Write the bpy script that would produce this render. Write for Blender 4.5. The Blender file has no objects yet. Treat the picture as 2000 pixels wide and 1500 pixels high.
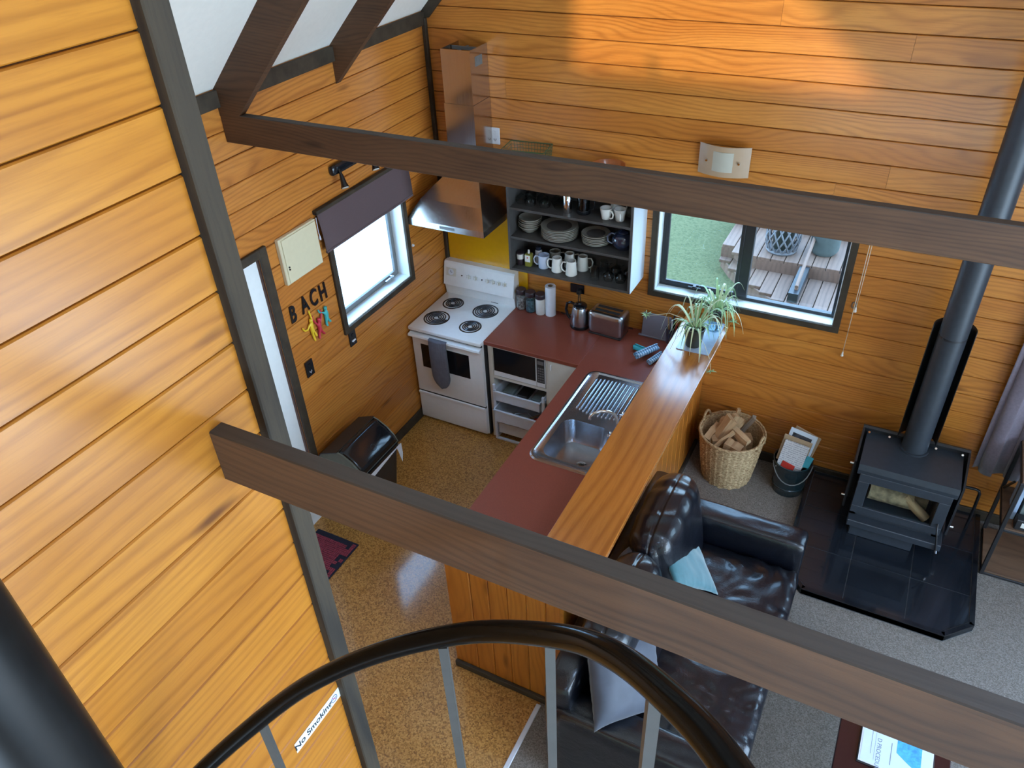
import bpy, bmesh, math, random
from mathutils import Vector, Matrix, Euler, noise
random.seed(7)
PI = math.pi
S = bpy.context.scene
COL = S.collection

# ------------------------------------------------------------------ camera, sky, sun, daylight and fill lamps, exposure
cam_data = bpy.data.cameras.new('camera')
cam_data.sensor_width = 36.0
cam_data.lens = 1521.75 / 2000 * 36
cam_data.clip_start = 0.02
cam = bpy.data.objects.new('camera', cam_data)
COL.objects.link(cam)
_r = Vector((0.88776467, 0.45836607, -0.04212394))
_u = Vector((-0.24120286, 0.5411937, 0.80556227))
_f = Vector((-0.39203962, 0.70498931, -0.59101185))
_m = Matrix.Identity(4)
for _i in range(3):
    _m[_i][0] = _r[_i]; _m[_i][1] = _u[_i]; _m[_i][2] = -_f[_i]
_m.translation = Vector((3.1302, -4.681, 3.9941))
cam.matrix_world = _m
S.camera = cam

world = bpy.data.worlds.new('world'); S.world = world
world.use_nodes = True
wn = world.node_tree; wn.nodes.clear()
w_out = wn.nodes.new('ShaderNodeOutputWorld'); w_bg = wn.nodes.new('ShaderNodeBackground')
w_tc = wn.nodes.new('ShaderNodeTexCoord'); w_sep = wn.nodes.new('ShaderNodeSeparateXYZ'); w_ramp = wn.nodes.new('ShaderNodeValToRGB')
wn.links.new(w_tc.outputs['Generated'], w_sep.inputs[0]); wn.links.new(w_sep.outputs['Z'], w_ramp.inputs[0])
w_ramp.color_ramp.elements[0].position = 0.0; w_ramp.color_ramp.elements[0].color = (0.55, 0.77, 1.0, 1)
w_ramp.color_ramp.elements[1].position = 0.9; w_ramp.color_ramp.elements[1].color = (0.30, 0.56, 1.0, 1)
wn.links.new(w_ramp.outputs[0], w_bg.inputs[0]); w_bg.inputs[1].default_value = 15.5
wn.links.new(w_bg.outputs[0], w_out.inputs[0])

def lamp(name, kind, loc, aim, energy, color, size=None, size_y=None, angle=None):
    l = bpy.data.lights.new(name, kind); l.energy = energy; l.color = color
    if kind == 'AREA':
        l.shape = 'RECTANGLE'; l.size = size; l.size_y = size_y
    if angle is not None: l.angle = angle
    o = bpy.data.objects.new(name, l); COL.objects.link(o); o.location = loc
    o.rotation_euler = Vector(aim).to_track_quat('-Z', 'Y').to_euler()
    return o
lamp('sun', 'SUN', (6, -12, 6), (-0.34, 0.94, -0.125), 4.4, (1.0, 0.80, 0.50), angle=0.02)
lamp('daylight_right_glazing', 'AREA', (6.05, -3.6, 1.25), (-1, 0, 0.0), 125, (0.86, 0.92, 1.0), 2.1, 4.6)
lamp('fill_front_opening', 'AREA', (2.9, -6.9, 1.3), (0, 1, 0.0), 22, (0.72, 0.86, 1.0), 3.6, 2.1)  # area lamp added behind the view as soft fill
lamp('fill_roof_gap', 'AREA', (4.55, -3.4, 4.45), (-0.45, 0.1, -0.9), 22, (0.86, 0.93, 1.0), 0.9, 0.9)  # unseen lamp added for soft light from above
S.view_settings.view_transform = 'Standard'; S.view_settings.look = 'None'
S.view_settings.gamma = 1.0; S.view_settings.use_curve_mapping = False
S.view_settings.exposure = -0.45

# ------------------------------------------------------------------ materials
class NT:
    def __init__(s, name):
        s.m = bpy.data.materials.new(name); s.m.use_nodes = True
        s.t = s.m.node_tree; s.b = s.t.nodes['Principled BSDF']; s.out = s.t.nodes['Material Output']
    def n(s, typ, **kw):
        nd = s.t.nodes.new('ShaderNode' + typ)
        for k, v in kw.items():
            if k in nd.bl_rna.properties: setattr(nd, k, v)
        return nd
    def L(s, a, b): s.t.links.new(a, b)
    def math(s, op, a, b=None, c=None):
        nd = s.n('Math', operation=op)
        for i, v in enumerate((a, b, c)):
            if v is None: continue
            if isinstance(v, (int, float)): nd.inputs[i].default_value = v
            else: s.L(v, nd.inputs[i])
        return nd.outputs[0]
    def vadd(s, a, b):
        nd = s.n('VectorMath', operation='ADD'); s.L(a, nd.inputs[0]); s.L(b, nd.inputs[1]); return nd.outputs[0]
    def scale(s, v, sc):
        nd = s.n('VectorMath', operation='MULTIPLY'); s.L(v, nd.inputs[0]); nd.inputs[1].default_value = sc; return nd.outputs[0]
    def noise(s, v, sc=1.0, det=3.0, rough=0.55, dist=0.0):
        nd = s.n('TexNoise'); s.L(v, nd.inputs['Vector']); nd.inputs['Scale'].default_value = sc
        nd.inputs['Detail'].default_value = det; nd.inputs['Roughness'].default_value = rough; nd.inputs['Distortion'].default_value = dist
        return nd.outputs['Fac']
    def ramp(s, f, stops):
        nd = s.n('ValToRGB'); s.L(f, nd.inputs[0]); e = nd.color_ramp.elements
        while len(e) < len(stops): e.new(0.5)
        for el, (p, c) in zip(e, stops):
            el.position = p; el.color = (c[0], c[1], c[2], 1) if not isinstance(c, (int, float)) else (c, c, c, 1)
        return nd.outputs[0]
    def mix(s, f, a, b, bt='MIX'):
        nd = s.n('Mix', data_type='RGBA', blend_type=bt)
        for i, v in ((0, f), (6, a), (7, b)):
            if isinstance(v, (int, float)): nd.inputs[i].default_value = v
            elif isinstance(v, tuple): nd.inputs[i].default_value = (v[0], v[1], v[2], 1)
            else: s.L(v, nd.inputs[i])
        return nd.outputs[2]
    def bump(s, h, strength=0.3, dist=0.002):
        nd = s.n('Bump'); nd.inputs['Strength'].default_value = strength; nd.inputs['Distance'].default_value = dist
        s.L(h, nd.inputs['Height']); s.L(nd.outputs[0], s.b.inputs['Normal'])
    def set(s, rough=None, metal=None, coat=None, coat_rough=None, spec=None, sheen=None):
        i = s.b.inputs
        if rough is not None: i['Roughness'].default_value = rough
        if metal is not None: i['Metallic'].default_value = metal
        if coat is not None: i['Coat Weight'].default_value = coat
        if coat_rough is not None: i['Coat Roughness'].default_value = coat_rough
        if spec is not None: i['Specular IOR Level'].default_value = spec
        if sheen is not None: i['Sheen Weight'].default_value = sheen

def flat(name, col, rough=0.5, metal=0.0, var=0.06, nscale=30.0, bump=0.0, coat=0.0, spec=None, sheen=None):
    t = NT(name); tc = t.n('TexCoord').outputs['Object']
    f = t.noise(tc, nscale, 3)
    lo = tuple(c * (1 - var) for c in col); hi = tuple(min(1, c * (1 + var)) for c in col)
    t.L(t.ramp(f, [(0.3, lo), (0.7, hi)]), t.b.inputs['Base Color'])
    t.set(rough=rough, metal=metal, coat=coat, spec=spec, sheen=sheen)
    if bump: t.bump(f, bump, 0.003)
    return t.m

def pine(name, light, mid, dark, rough=0.3, coat=0.35, freq=150.0, warp=55.0, axis='Z', knots=True, stretch=1.1, bump=0.05, contrast=0.42, along='X'):
    t = NT(name)
    tc = t.n('TexCoord').outputs['Object']; oi = t.n('ObjectInfo').outputs['Random']
    cmb = t.n('CombineXYZ'); t.L(t.math('MULTIPLY', oi, 37.0), cmb.inputs[0]); t.L(t.math('MULTIPLY', oi, 11.3), cmb.inputs[1]); t.L(t.math('MULTIPLY', oi, 23.7), cmb.inputs[2])
    sep = t.n('SeparateXYZ'); t.L(tc, sep.inputs[0]); zz = sep.outputs[axis]
    def AL(a, b_): return tuple(a if ax == along else b_ for ax in 'XYZ')
    p = t.vadd(t.scale(tc, AL(stretch, 4.5)), cmb.outputs[0])
    n1 = t.noise(p, 1.0, 1.5, 0.4)
    ph = t.math('ADD', t.math('MULTIPLY', zz, freq), t.math('MULTIPLY', n1, warp))
    p2 = t.vadd(t.scale(tc, AL(9.0, 150.0)), cmb.outputs[0])
    n2 = t.noise(p2, 1.0, 2.0, 0.6)
    ph = t.math('ADD', ph, t.math('MULTIPLY', n2, 1.3))
    ring = t.math('MULTIPLY_ADD', t.math('SINE', ph), 0.5, 0.5)
    ring = t.math('MULTIPLY', t.math('POWER', ring, 2.2), t.math('MULTIPLY_ADD', t.noise(t.vadd(t.scale(tc, AL(0.9, 14.0)), cmb.outputs[0]), 1.0, 1.0), 1.5, 0.05))
    p3 = t.vadd(t.scale(tc, AL(1.6, 9.0)), cmb.outputs[0])
    n3 = t.noise(p3, 1.0, 3.0, 0.6)
    base = t.mix(t.math('MULTIPLY_ADD', oi, 0.55, 0.05), light, mid)
    base = t.mix(t.ramp(n3, [(0.35, 0.0), (0.7, 0.6)]), base, mid)
    c = t.mix(t.math('MULTIPLY', ring, contrast), base, dark)
    c = t.mix(t.math('MULTIPLY', t.ramp(n2, [(0.45, 0.0), (0.75, 1.0)]), 0.25), c, dark)
    if knots:
        v = t.n('TexVoronoi'); v.inputs['Scale'].default_value = 1.0
        t.L(t.vadd(t.scale(tc, AL(1.3, 5.0)), cmb.outputs[0]), v.inputs['Vector'])
        k = t.ramp(v.outputs['Distance'], [(0.035, 1.0), (0.12, 0.0)])
        c = t.mix(t.math('MULTIPLY', k, 0.75), c, (dark[0] * 0.35, dark[1] * 0.3, dark[2] * 0.3))
    t.L(c, t.b.inputs['Base Color'])
    t.set(rough=rough, coat=coat, coat_rough=0.18)
    if bump: t.bump(n2, bump, 0.002)
    return t.m

def speckle(name, cols, scale=60, rough=0.5, bump=0.2, coat=0.0, coat_rough=0.1, big=1.2):
    t = NT(name); tc = t.n('TexCoord').outputs['Object']
    v = t.n('TexVoronoi'); v.inputs['Scale'].default_value = scale; t.L(tc, v.inputs['Vector'])
    sp = t.n('SeparateXYZ'); t.L(v.outputs['Color'], sp.inputs[0])
    n = t.noise(tc, scale * 1.7, 3, 0.7); b = t.noise(tc, big, 2)
    f = t.math('MULTIPLY_ADD', sp.outputs[0], 0.55, t.math('MULTIPLY', n, 0.5))
    c = t.ramp(f, [(0.18, cols[0]), (0.5, cols[1]), (0.85, cols[2])])
    c = t.mix(t.math('MULTIPLY', b, 0.25), c, cols[1])
    t.L(c, t.b.inputs['Base Color']); t.set(rough=rough, coat=coat, coat_rough=coat_rough)
    if bump: t.bump(n, bump, 0.004)
    return t.m

def brushed(name, col=(0.55, 0.55, 0.56), rough=0.25, stretch=(3, 120, 3), amt=0.12):
    t = NT(name); tc = t.n('TexCoord').outputs['Object']
    n = t.noise(t.scale(tc, stretch), 1.0, 2)
    t.L(t.ramp(n, [(0.3, tuple(c * 0.9 for c in col)), (0.7, col)]), t.b.inputs['Base Color'])
    r = t.math('MULTIPLY_ADD', n, amt, rough - amt / 2); t.L(r, t.b.inputs['Roughness'])
    t.set(metal=1.0)
    return t.m

def glass(name, tint=(0.93, 0.97, 0.97), refl=1.0):
    t = NT(name); t.t.nodes.remove(t.b)
    tr = t.n('BsdfTransparent'); tr.inputs[0].default_value = (*tint, 1)
    gl = t.n('BsdfGlossy'); gl.inputs['Roughness'].default_value = 0.03
    tc = t.n('TexCoord').outputs['Object']; nn = t.noise(tc, 5, 1)
    fr = t.n('Fresnel'); fr.inputs[0].default_value = 1.45
    mx = t.n('MixShader'); ge = t.n('NewGeometry'); ff = t.math('SUBTRACT', 1.0, ge.outputs['Backfacing']); t.L(t.math('MULTIPLY', t.math('MULTIPLY', fr.outputs[0], ff), t.math('MULTIPLY_ADD', nn, 0.1, refl)), mx.inputs[0]); t.L(tr.outputs[0], mx.inputs[1]); t.L(gl.outputs[0], mx.inputs[2])
    t.L(mx.outputs[0], t.out.inputs[0])
    return t.m

def leather(name, col):
    t = NT(name); tc = t.n('TexCoord').outputs['Object']
    n = t.noise(tc, 9, 4, 0.6, 0.6); v = t.n('TexVoronoi'); v.inputs['Scale'].default_value = 260; t.L(tc, v.inputs['Vector'])
    t.L(t.ramp(n, [(0.3, tuple(c * 0.7 for c in col)), (0.7, tuple(c * 1.3 for c in col))]), t.b.inputs['Base Color'])
    t.set(rough=0.30, spec=0.45, coat=0.40, coat_rough=0.12)
    h = t.math('ADD', t.math('MULTIPLY', v.outputs['Distance'], 0.12), t.math('MULTIPLY', n, 1.0))
    t.bump(h, 0.35, 0.012)
    return t.m

def stripes(name, a, b, axis='X', freq=200.0, rough=0.6, thresh=0.5, noise_mask=False):
    t = NT(name); tc = t.n('TexCoord').outputs['Object']; sp = t.n('SeparateXYZ'); t.L(tc, sp.inputs[0])
    s_ = t.math('SINE', t.math('MULTIPLY', sp.outputs[axis], freq))
    f = t.math('GREATER_THAN', s_, thresh)
    if noise_mask:
        f = t.math('MULTIPLY', f, t.math('GREATER_THAN', t.noise(t.scale(tc, (160, 60, 60)), 1.0, 1), 0.45))
    t.L(t.mix(f, a, b), t.b.inputs['Base Color']); t.set(rough=rough)
    return t.m

def weave(name, light, dark, fu=60.0, fv=120.0):
    t = NT(name); tc = t.n('TexCoord').outputs['Object']; n = t.noise(tc, 25, 3); n2 = t.noise(t.scale(tc, (60, 60, 160)), 1.0, 2)
    t.L(t.mix(t.ramp(n2, [(0.35, 0.0), (0.65, 1.0)]), dark, light), t.b.inputs['Base Color']); t.set(rough=0.75)
    t.bump(n2, 0.5, 0.003)
    return t.m

M = {}
M['board'] = pine('varnished_pine_boards', (0.63, 0.255, 0.048), (0.46, 0.150, 0.021), (0.20, 0.048, 0.006), coat=0.22, freq=210, warp=70)
M['board_pale'] = pine('pale_varnished_pine_boards', (0.58, 0.235, 0.028), (0.43, 0.150, 0.014), (0.23, 0.062, 0.005), coat=0.2, warp=48, freq=170, stretch=0.6, contrast=0.42)
M['panel'] = pine('orange_pine_panel', (0.60, 0.225, 0.035), (0.50, 0.155, 0.018), (0.27, 0.065, 0.006), axis='X', along='Z', freq=170)
M['bar'] = pine('varnished_pine_bar_top', (0.50, 0.185, 0.032), (0.40, 0.125, 0.018), (0.20, 0.048, 0.006), rough=0.2, coat=0.9, axis='X', along='Y', freq=95, warp=22, stretch=0.7, contrast=0.5)
M['beam'] = pine('dark_stained_rough_timber', (0.185, 0.088, 0.036), (0.048, 0.021, 0.009), (0.020, 0.008, 0.004), rough=0.62, coat=0.0, freq=300, warp=75, bump=0.4, contrast=0.38)
M['beamtop_shade'] = pine('shaded_beam_top', (0.060, 0.045, 0.034), (0.042, 0.031, 0.024), (0.024, 0.017, 0.013), rough=0.6, coat=0.0, freq=330, warp=55, axis='Y', bump=0.3, contrast=0.4)  # same timber as the faces; shade on the tops put into the colour
M['trimflat'] = flat('dark_stained_moulding', (0.048, 0.036, 0.024), 0.6, var=0.25, nscale=14, spec=0.25)
M['trim'] = pine('dark_stained_trim', (0.080, 0.056, 0.028), (0.030, 0.022, 0.014), (0.009, 0.007, 0.005), rough=0.8, coat=0.0, freq=100, warp=16, knots=False, bump=0.3, contrast=0.75)
M['log'] = pine('split_firewood', (0.55, 0.36, 0.19), (0.38, 0.22, 0.10), (0.16, 0.08, 0.035), rough=0.8, coat=0.0, freq=260, warp=12, knots=False, bump=0.6)
M['grey_wood'] = pine('weathered_firewood', (0.30, 0.25, 0.2), (0.2, 0.16, 0.12), (0.1, 0.08, 0.06), rough=0.85, coat=0.0, freq=260, warp=12, knots=False, bump=0.6)
M['rustic'] = pine('rustic_brown_shelf_board', (0.20, 0.115, 0.065), (0.13, 0.07, 0.04), (0.05, 0.028, 0.017), rough=0.6, coat=0.0, axis='Y', freq=90, warp=30)
M['deck'] = pine('weathered_decking', (0.20, 0.110, 0.070), (0.155, 0.082, 0.052), (0.07, 0.035, 0.022), rough=0.7, coat=0.0, axis='X', along='Y', freq=120, warp=10, knots=False)
M['mahogany'] = pine('dark_red_table_wood', (0.034, 0.010, 0.013), (0.024, 0.007, 0.010), (0.012, 0.004, 0.005), rough=0.22, coat=0.6, axis='X', along='Y', freq=110, warp=20, knots=False, bump=0)
M['cork'] = speckle('varnished_cork', ((0.13, 0.048, 0.007), (0.43, 0.200, 0.040), (0.64, 0.35, 0.095)), 130, 0.45, 0.12, 0.8, 0.10)
M['carpet'] = speckle('grey_brown_carpet', ((0.115, 0.095, 0.076), (0.21, 0.18, 0.150), (0.31, 0.275, 0.235)), 190, 0.95, 0.8)
M['ceiling'] = flat('white_ceiling_board', (0.80, 0.77, 0.69), 0.8, var=0.02)
M['core'] = flat('wall_core', (0.12, 0.05, 0.02), 0.9)
M['white'] = flat('white_enamel', (0.82, 0.83, 0.82), 0.28, var=0.02, coat=0.5)
M['cream'] = flat('cream_enamel', (0.66, 0.64, 0.56), 0.35, var=0.02, coat=0.3)
M['reveal'] = flat('white_gloss_reveal', (0.82, 0.86, 0.85), 0.3, var=0.02, coat=0.3)
M['blackgloss'] = flat('black_gloss', (0.010, 0.011, 0.014), 0.12, coat=0.1, spec=0.4)
M['black'] = flat('satin_black', (0.018, 0.018, 0.020), 0.4, var=0.15)
M['rail'] = flat('black_painted_steel', (0.006, 0.0058, 0.0055), 0.14, coat=0.0, var=0.1, spec=0.06)
M['postpaint'] = flat('black_post_paint', (0.010, 0.0095, 0.009), 0.3, spec=0.18, var=0.15)
M['balpaint'] = flat('baluster_paint', (0.085, 0.083, 0.078), 0.5, spec=0.3)
M['gray'] = flat('grey_steel_paint', (0.16, 0.16, 0.155), 0.45)
M['grout'] = flat('dark_grey_grout', (0.055, 0.06, 0.065), 0.8)
M['stove'] = flat('charcoal_stove_paint', (0.030, 0.036, 0.045), 0.42, var=0.12)
M['tile'] = flat('black_tile', (0.011, 0.014, 0.019), 0.14, var=0.2, nscale=5, coat=0.4)
M['steel'] = brushed('brushed_steel', (0.46, 0.48, 0.52), 0.26, (20, 20, 20), 0.03)
M['steel_v'] = brushed('brushed_steel_sheet', (0.58, 0.52, 0.48), 0.2, (120, 120, 3), 0.08)
M['chrome'] = brushed('chrome', (0.8, 0.8, 0.82), 0.06, (3, 3, 3), 0.02)
M['worktop'] = speckle('brick_red_laminate', ((0.185, 0.040, 0.024), (0.225, 0.052, 0.032), (0.265, 0.065, 0.042)), 600, 0.36, 0.02, 0.15, 0.25)
M['yellow'] = flat('yellow_splashback', (0.72, 0.36, 0.004), 0.25, coat=0.5, var=0.03)
M['shelfgrey'] = flat('dark_grey_laminate', (0.062, 0.058, 0.055), 0.45, var=0.1)
M['shelfwhite'] = flat('pale_blue_white_laminate', (0.60, 0.67, 0.74), 0.3, var=0.02)
M['china'] = flat('taupe_china', (0.31, 0.295, 0.25), 0.2, coat=0.5, var=0.04)
M['china_dark'] = flat('grey_brown_glaze', (0.11, 0.10, 0.095), 0.25, coat=0.4)
M['mugwhite'] = flat('white_china', (0.72, 0.71, 0.66), 0.15, coat=0.6, var=0.02)
M['mugblue'] = flat('pale_blue_china', (0.55, 0.62, 0.76), 0.15, coat=0.6, var=0.02)
M['navy'] = flat('navy_glaze', (0.018, 0.026, 0.055), 0.12, coat=0.8)
M['glass'] = glass('window_glass')
M['glassware'] = glass('glassware', (0.93, 0.95, 0.95), 1.6)
M['tealglass'] = glass('teal_glass', (0.25, 0.55, 0.55), 2.0)
M['blind'] = flat('mauve_brown_blind', (0.105, 0.070, 0.075), 0.85, var=0.05, nscale=200)
M['curtain'] = flat('grey_mauve_curtain', (0.185, 0.150, 0.185), 0.9, var=0.12, nscale=60, sheen=0.3)
M['leather'] = leather('black_leather', (0.004, 0.005, 0.009))
M['throw'] = flat('grey_blue_cushion', (0.050, 0.060, 0.085), 0.6, var=0.12, nscale=15, sheen=0.3)
M['teal'] = flat('pale_teal_velvet', (0.038, 0.145, 0.175), 0.8, var=0.1, nscale=40, sheen=0.6)
M['wicker'] = weave('wicker', (0.56, 0.40, 0.21), (0.25, 0.14, 0.06))
M['bucket'] = flat('dark_teal_enamel', (0.012, 0.026, 0.032), 0.2, coat=0.4)
M['paper'] = stripes('newsprint', (0.60, 0.61, 0.62), (0.36, 0.37, 0.40), 'Z', 420.0, 0.8, 0.2, True)
M['paperpic'] = flat('newspaper_photo', (0.05, 0.055, 0.07), 0.7, var=0.9, nscale=22)
M['paperwhite'] = flat('white_paper', (0.66, 0.78, 0.90), 0.5, var=0.02)
M['kraft'] = flat('kraft_card', (0.40, 0.29, 0.18), 0.8)
M['red'] = flat('red_plastic', (0.45, 0.03, 0.02), 0.4)
M['tealcard'] = flat('teal_card', (0.02, 0.25, 0.30), 0.5)
M['toyyellow'] = flat('yellow_plastic', (0.80, 0.55, 0.03), 0.4)
M['toyred'] = flat('crimson_plastic', (0.52, 0.03, 0.06), 0.4)
M['toyteal'] = flat('turquoise_plastic', (0.06, 0.42, 0.42), 0.4)
M['ivory'] = flat('ivory_painted_metal', (0.66, 0.60, 0.40), 0.5, var=0.02)
M['tin'] = flat('white_plastic', (0.72, 0.76, 0.82), 0.35, var=0.02)
M['basketwhite'] = flat('white_drawer_plastic', (0.62, 0.66, 0.72), 0.4, var=0.03)
M['plum'] = flat('dark_plum_plastic', (0.035, 0.022, 0.028), 0.35)
M['bingreen'] = flat('olive_grey_plastic', (0.125, 0.140, 0.105), 0.4)
M['bag'] = flat('white_plastic_bag', (0.75, 0.78, 0.80), 0.35)
M['mitt'] = flat('grey_quilted_cotton', (0.13, 0.135, 0.165), 0.9, var=0.1)
M['board_grey'] = flat('grey_plastic_board', (0.20, 0.195, 0.24), 0.35, var=0.03)
M['cloth'] = stripes('striped_dishcloth', (0.55, 0.68, 0.84), (0.08, 0.27, 0.45), 'X', 320.0, 0.9, 0.3)
M['clothteal'] = flat('teal_cloth', (0.04, 0.36, 0.40), 0.9)
M['soil'] = flat('potting_soil', (0.04, 0.028, 0.02), 0.95, var=0.5, bump=0.5)
M['pot'] = flat('dark_olive_plastic_pot', (0.030, 0.032, 0.025), 0.3)
M['jarglass'] = glass('pale_glass_vase', (0.80, 0.88, 0.90), 2.0)
M['tray'] = flat('grey_blue_plastic_tray', (0.36, 0.42, 0.52), 0.25, coat=0.4)
M['leafa'] = flat('spider_leaf', (0.30, 0.46, 0.22), 0.45, var=0.25, nscale=12)
M['leafb'] = flat('spider_leaf_pale', (0.58, 0.64, 0.40), 0.45, var=0.15, nscale=12)
M['runner'] = flat('pale_runner', (0.62, 0.58, 0.34), 0.5)
M['grass'] = speckle('lawn', ((0.040, 0.048, 0.012), (0.080, 0.082, 0.026), (0.100, 0.098, 0.036)), 45, 1.0, 0.0)
M['gravel'] = speckle('pale_gravel', ((0.62, 0.62, 0.60), (0.78, 0.78, 0.76), (0.88, 0.88, 0.87)), 30, 0.9, 0.4)
M['greenwire'] = flat('green_wire', (0.05, 0.09, 0.03), 0.5)
M['spotglass'] = flat('lamp_reflector', (0.8, 0.78, 0.72), 0.2)
M['frost'] = flat('frosted_glass', (0.44, 0.42, 0.34), 0.35, var=0.02)
M['frostclear'] = flat('frosted_glass_edge', (0.42, 0.29, 0.18), 0.3, var=0.02)
M['mat_red'] = flat('deep_red_mat_pile', (0.27, 0.040, 0.065), 0.95, var=0.2, nscale=80, bump=0.6)
M['mat_navy'] = flat('navy_mat_pile', (0.012, 0.014, 0.03), 0.95, var=0.2, nscale=80, bump=0.6)
M['ash'] = flat('charred_bark_log', (0.26, 0.18, 0.10), 0.9, var=0.6, nscale=18, bump=0.6)
M['firebrick'] = flat('sooty_firebrick', (0.10, 0.07, 0.05), 0.9, var=0.3)
M['cord'] = flat('pale_cord', (0.62, 0.52, 0.38), 0.7)
M['rubber'] = flat('black_rubber', (0.02, 0.02, 0.02), 0.8)
M['woodbowl'] = flat('orange_wood', (0.42, 0.13, 0.03), 0.4, coat=0.4)
M['bookgreen'] = flat('green_grey_cover', (0.16, 0.19, 0.18), 0.6)
M['bookblue'] = flat('pale_blue_cover', (0.33, 0.42, 0.55), 0.6)
M['bookpink'] = flat('pinkish_cover', (0.5, 0.3, 0.26), 0.6)
M['redmarks'] = flat('magenta_print', (0.45, 0.08, 0.25), 0.6)
M['blueprint'] = flat('blue_print', (0.08, 0.42, 0.85), 0.5, var=0.3, nscale=60)
M['greytext'] = flat('grey_print', (0.16, 0.22, 0.32), 0.6)
M['blacktext'] = flat('black_print', (0.012, 0.02, 0.03), 0.6)
M['coil'] = flat('burner_coil_metal', (0.06, 0.065, 0.08), 0.2, metal=0.8)
M['bowlm'] = flat('chrome_drip_bowl', (0.30, 0.32, 0.36), 0.12, metal=1.0)
M['planter'] = flat('white_lattice_pot', (0.13, 0.12, 0.12), 0.6)
M['greycover'] = flat('pale_grey_green_pot', (0.085, 0.105, 0.098), 0.6)
M['sunblock_leaf'] = speckle('sun_blocker_leaves', ((0.01, 0.03, 0.01), (0.03, 0.07, 0.02), (0.06, 0.12, 0.04)), 25, 0.8, 0.6)  # leafy colour of the unseen block added against the low sun
M['oil'] = flat('olive_oil', (0.22, 0.20, 0.03), 0.2, coat=0.5)
M['jarfill'] = flat('spice_fill', (0.34, 0.27, 0.24), 0.5, var=0.9, nscale=55)
M['jarblue'] = flat('teabag_fill', (0.06, 0.13, 0.15), 0.3, var=0.9, nscale=45)

# ------------------------------------------------------------------ mesh helpers
def bx(bm, x0, x1, y0, y1, z0, z1, bev=0.0, seg=1, rot=None):
    r = bmesh.ops.create_cube(bm, size=1.0); vs = r['verts']
    c = Vector(((x0 + x1) / 2, (y0 + y1) / 2, (z0 + z1) / 2)); s = (abs(x1 - x0), abs(y1 - y0), abs(z1 - z0))
    for v in vs:
        v.co = Vector((v.co.x * s[0], v.co.y * s[1], v.co.z * s[2]))
    if bev > 0:
        es = list({e for v in vs for e in v.link_edges})
        rr = bmesh.ops.bevel(bm, geom=es, offset=min(bev, min(s) * 0.49), segments=seg, affect='EDGES', profile=0.5)
        vs = list({v for f in rr['faces'] for v in f.verts} | {v for v in vs if v.is_valid})
    for v in vs:
        if rot is not None: v.co = rot @ v.co
        v.co += c
    return vs

def cyl(bm, p0, p1, r0, r1=None, n=20, cap=True):
    r1 = r0 if r1 is None else r1
    p0, p1 = Vector(p0), Vector(p1); d = p1 - p0; q = d.to_track_quat('Z', 'Y')
    a = [bm.verts.new(p0 + q @ Vector((r0 * math.cos(2 * PI * i / n), r0 * math.sin(2 * PI * i / n), 0))) for i in range(n)]
    b = [bm.verts.new(p1 + q @ Vector((r1 * math.cos(2 * PI * i / n), r1 * math.sin(2 * PI * i / n), 0))) for i in range(n)]
    for i in range(n): bm.faces.new((a[i], a[(i + 1) % n], b[(i + 1) % n], b[i]))
    if cap:
        bm.faces.new(a[::-1]); bm.faces.new(b)

def tube(bm, pts, r, n=10, cap=True, closed=False):
    pts = [Vector(p) for p in pts]; rings = []; up = None
    rs = r if isinstance(r, (list, tuple)) else [r] * len(pts)
    for i, p in enumerate(pts):
        if closed: d = pts[(i + 1) % len(pts)] - pts[i - 1]
        else: d = pts[min(i + 1, len(pts) - 1)] - pts[max(i - 1, 0)]
        d.normalize()
        if up is None:
            up = Vector((0, 0, 1)) if abs(d.z) < 0.9 else Vector((1, 0, 0))
        s = d.cross(up).normalized(); up = s.cross(d).normalized()
        rings.append([bm.verts.new(p + rs[i] * (math.cos(2 * PI * k / n) * s + math.sin(2 * PI * k / n) * up)) for k in range(n)])
    m = len(rings)
    for i in range(m if closed else m - 1):
        a, b = rings[i], rings[(i + 1) % m]
        for k in range(n): bm.faces.new((a[k], a[(k + 1) % n], b[(k + 1) % n], b[k]))
    if cap and not closed:
        bm.faces.new(rings[0][::-1]); bm.faces.new(rings[-1])

def lathe(bm, prof, n=28, c=(0, 0, 0), cap=True):
    rings = []
    for r, z in prof:
        rings.append([bm.verts.new((c[0] + r * math.cos(2 * PI * i / n), c[1] + r * math.sin(2 * PI * i / n), c[2] + z)) for i in range(n)])
    for a, b in zip(rings, rings[1:]):
        for i in range(n): bm.faces.new((a[i], a[(i + 1) % n], b[(i + 1) % n], b[i]))
    if cap:
        bm.faces.new(rings[0][::-1]); bm.faces.new(rings[-1])

def prism(bm, poly, axis, a0, a1):
    """poly: 2D points in the plane across 'axis' ('x': (y,z), 'y': (x,z), 'z': (x,y))."""
    def P(p, a):
        return {'x': (a, p[0], p[1]), 'y': (p[0], a, p[1]), 'z': (p[0], p[1], a)}[axis]
    A = [bm.verts.new(P(p, a0)) for p in poly]; B = [bm.verts.new(P(p, a1)) for p in poly]
    n = len(poly)
    for i in range(n): bm.faces.new((A[i], A[(i + 1) % n], B[(i + 1) % n], B[i]))
    bm.faces.new(A[::-1]); bm.faces.new(B)

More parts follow.
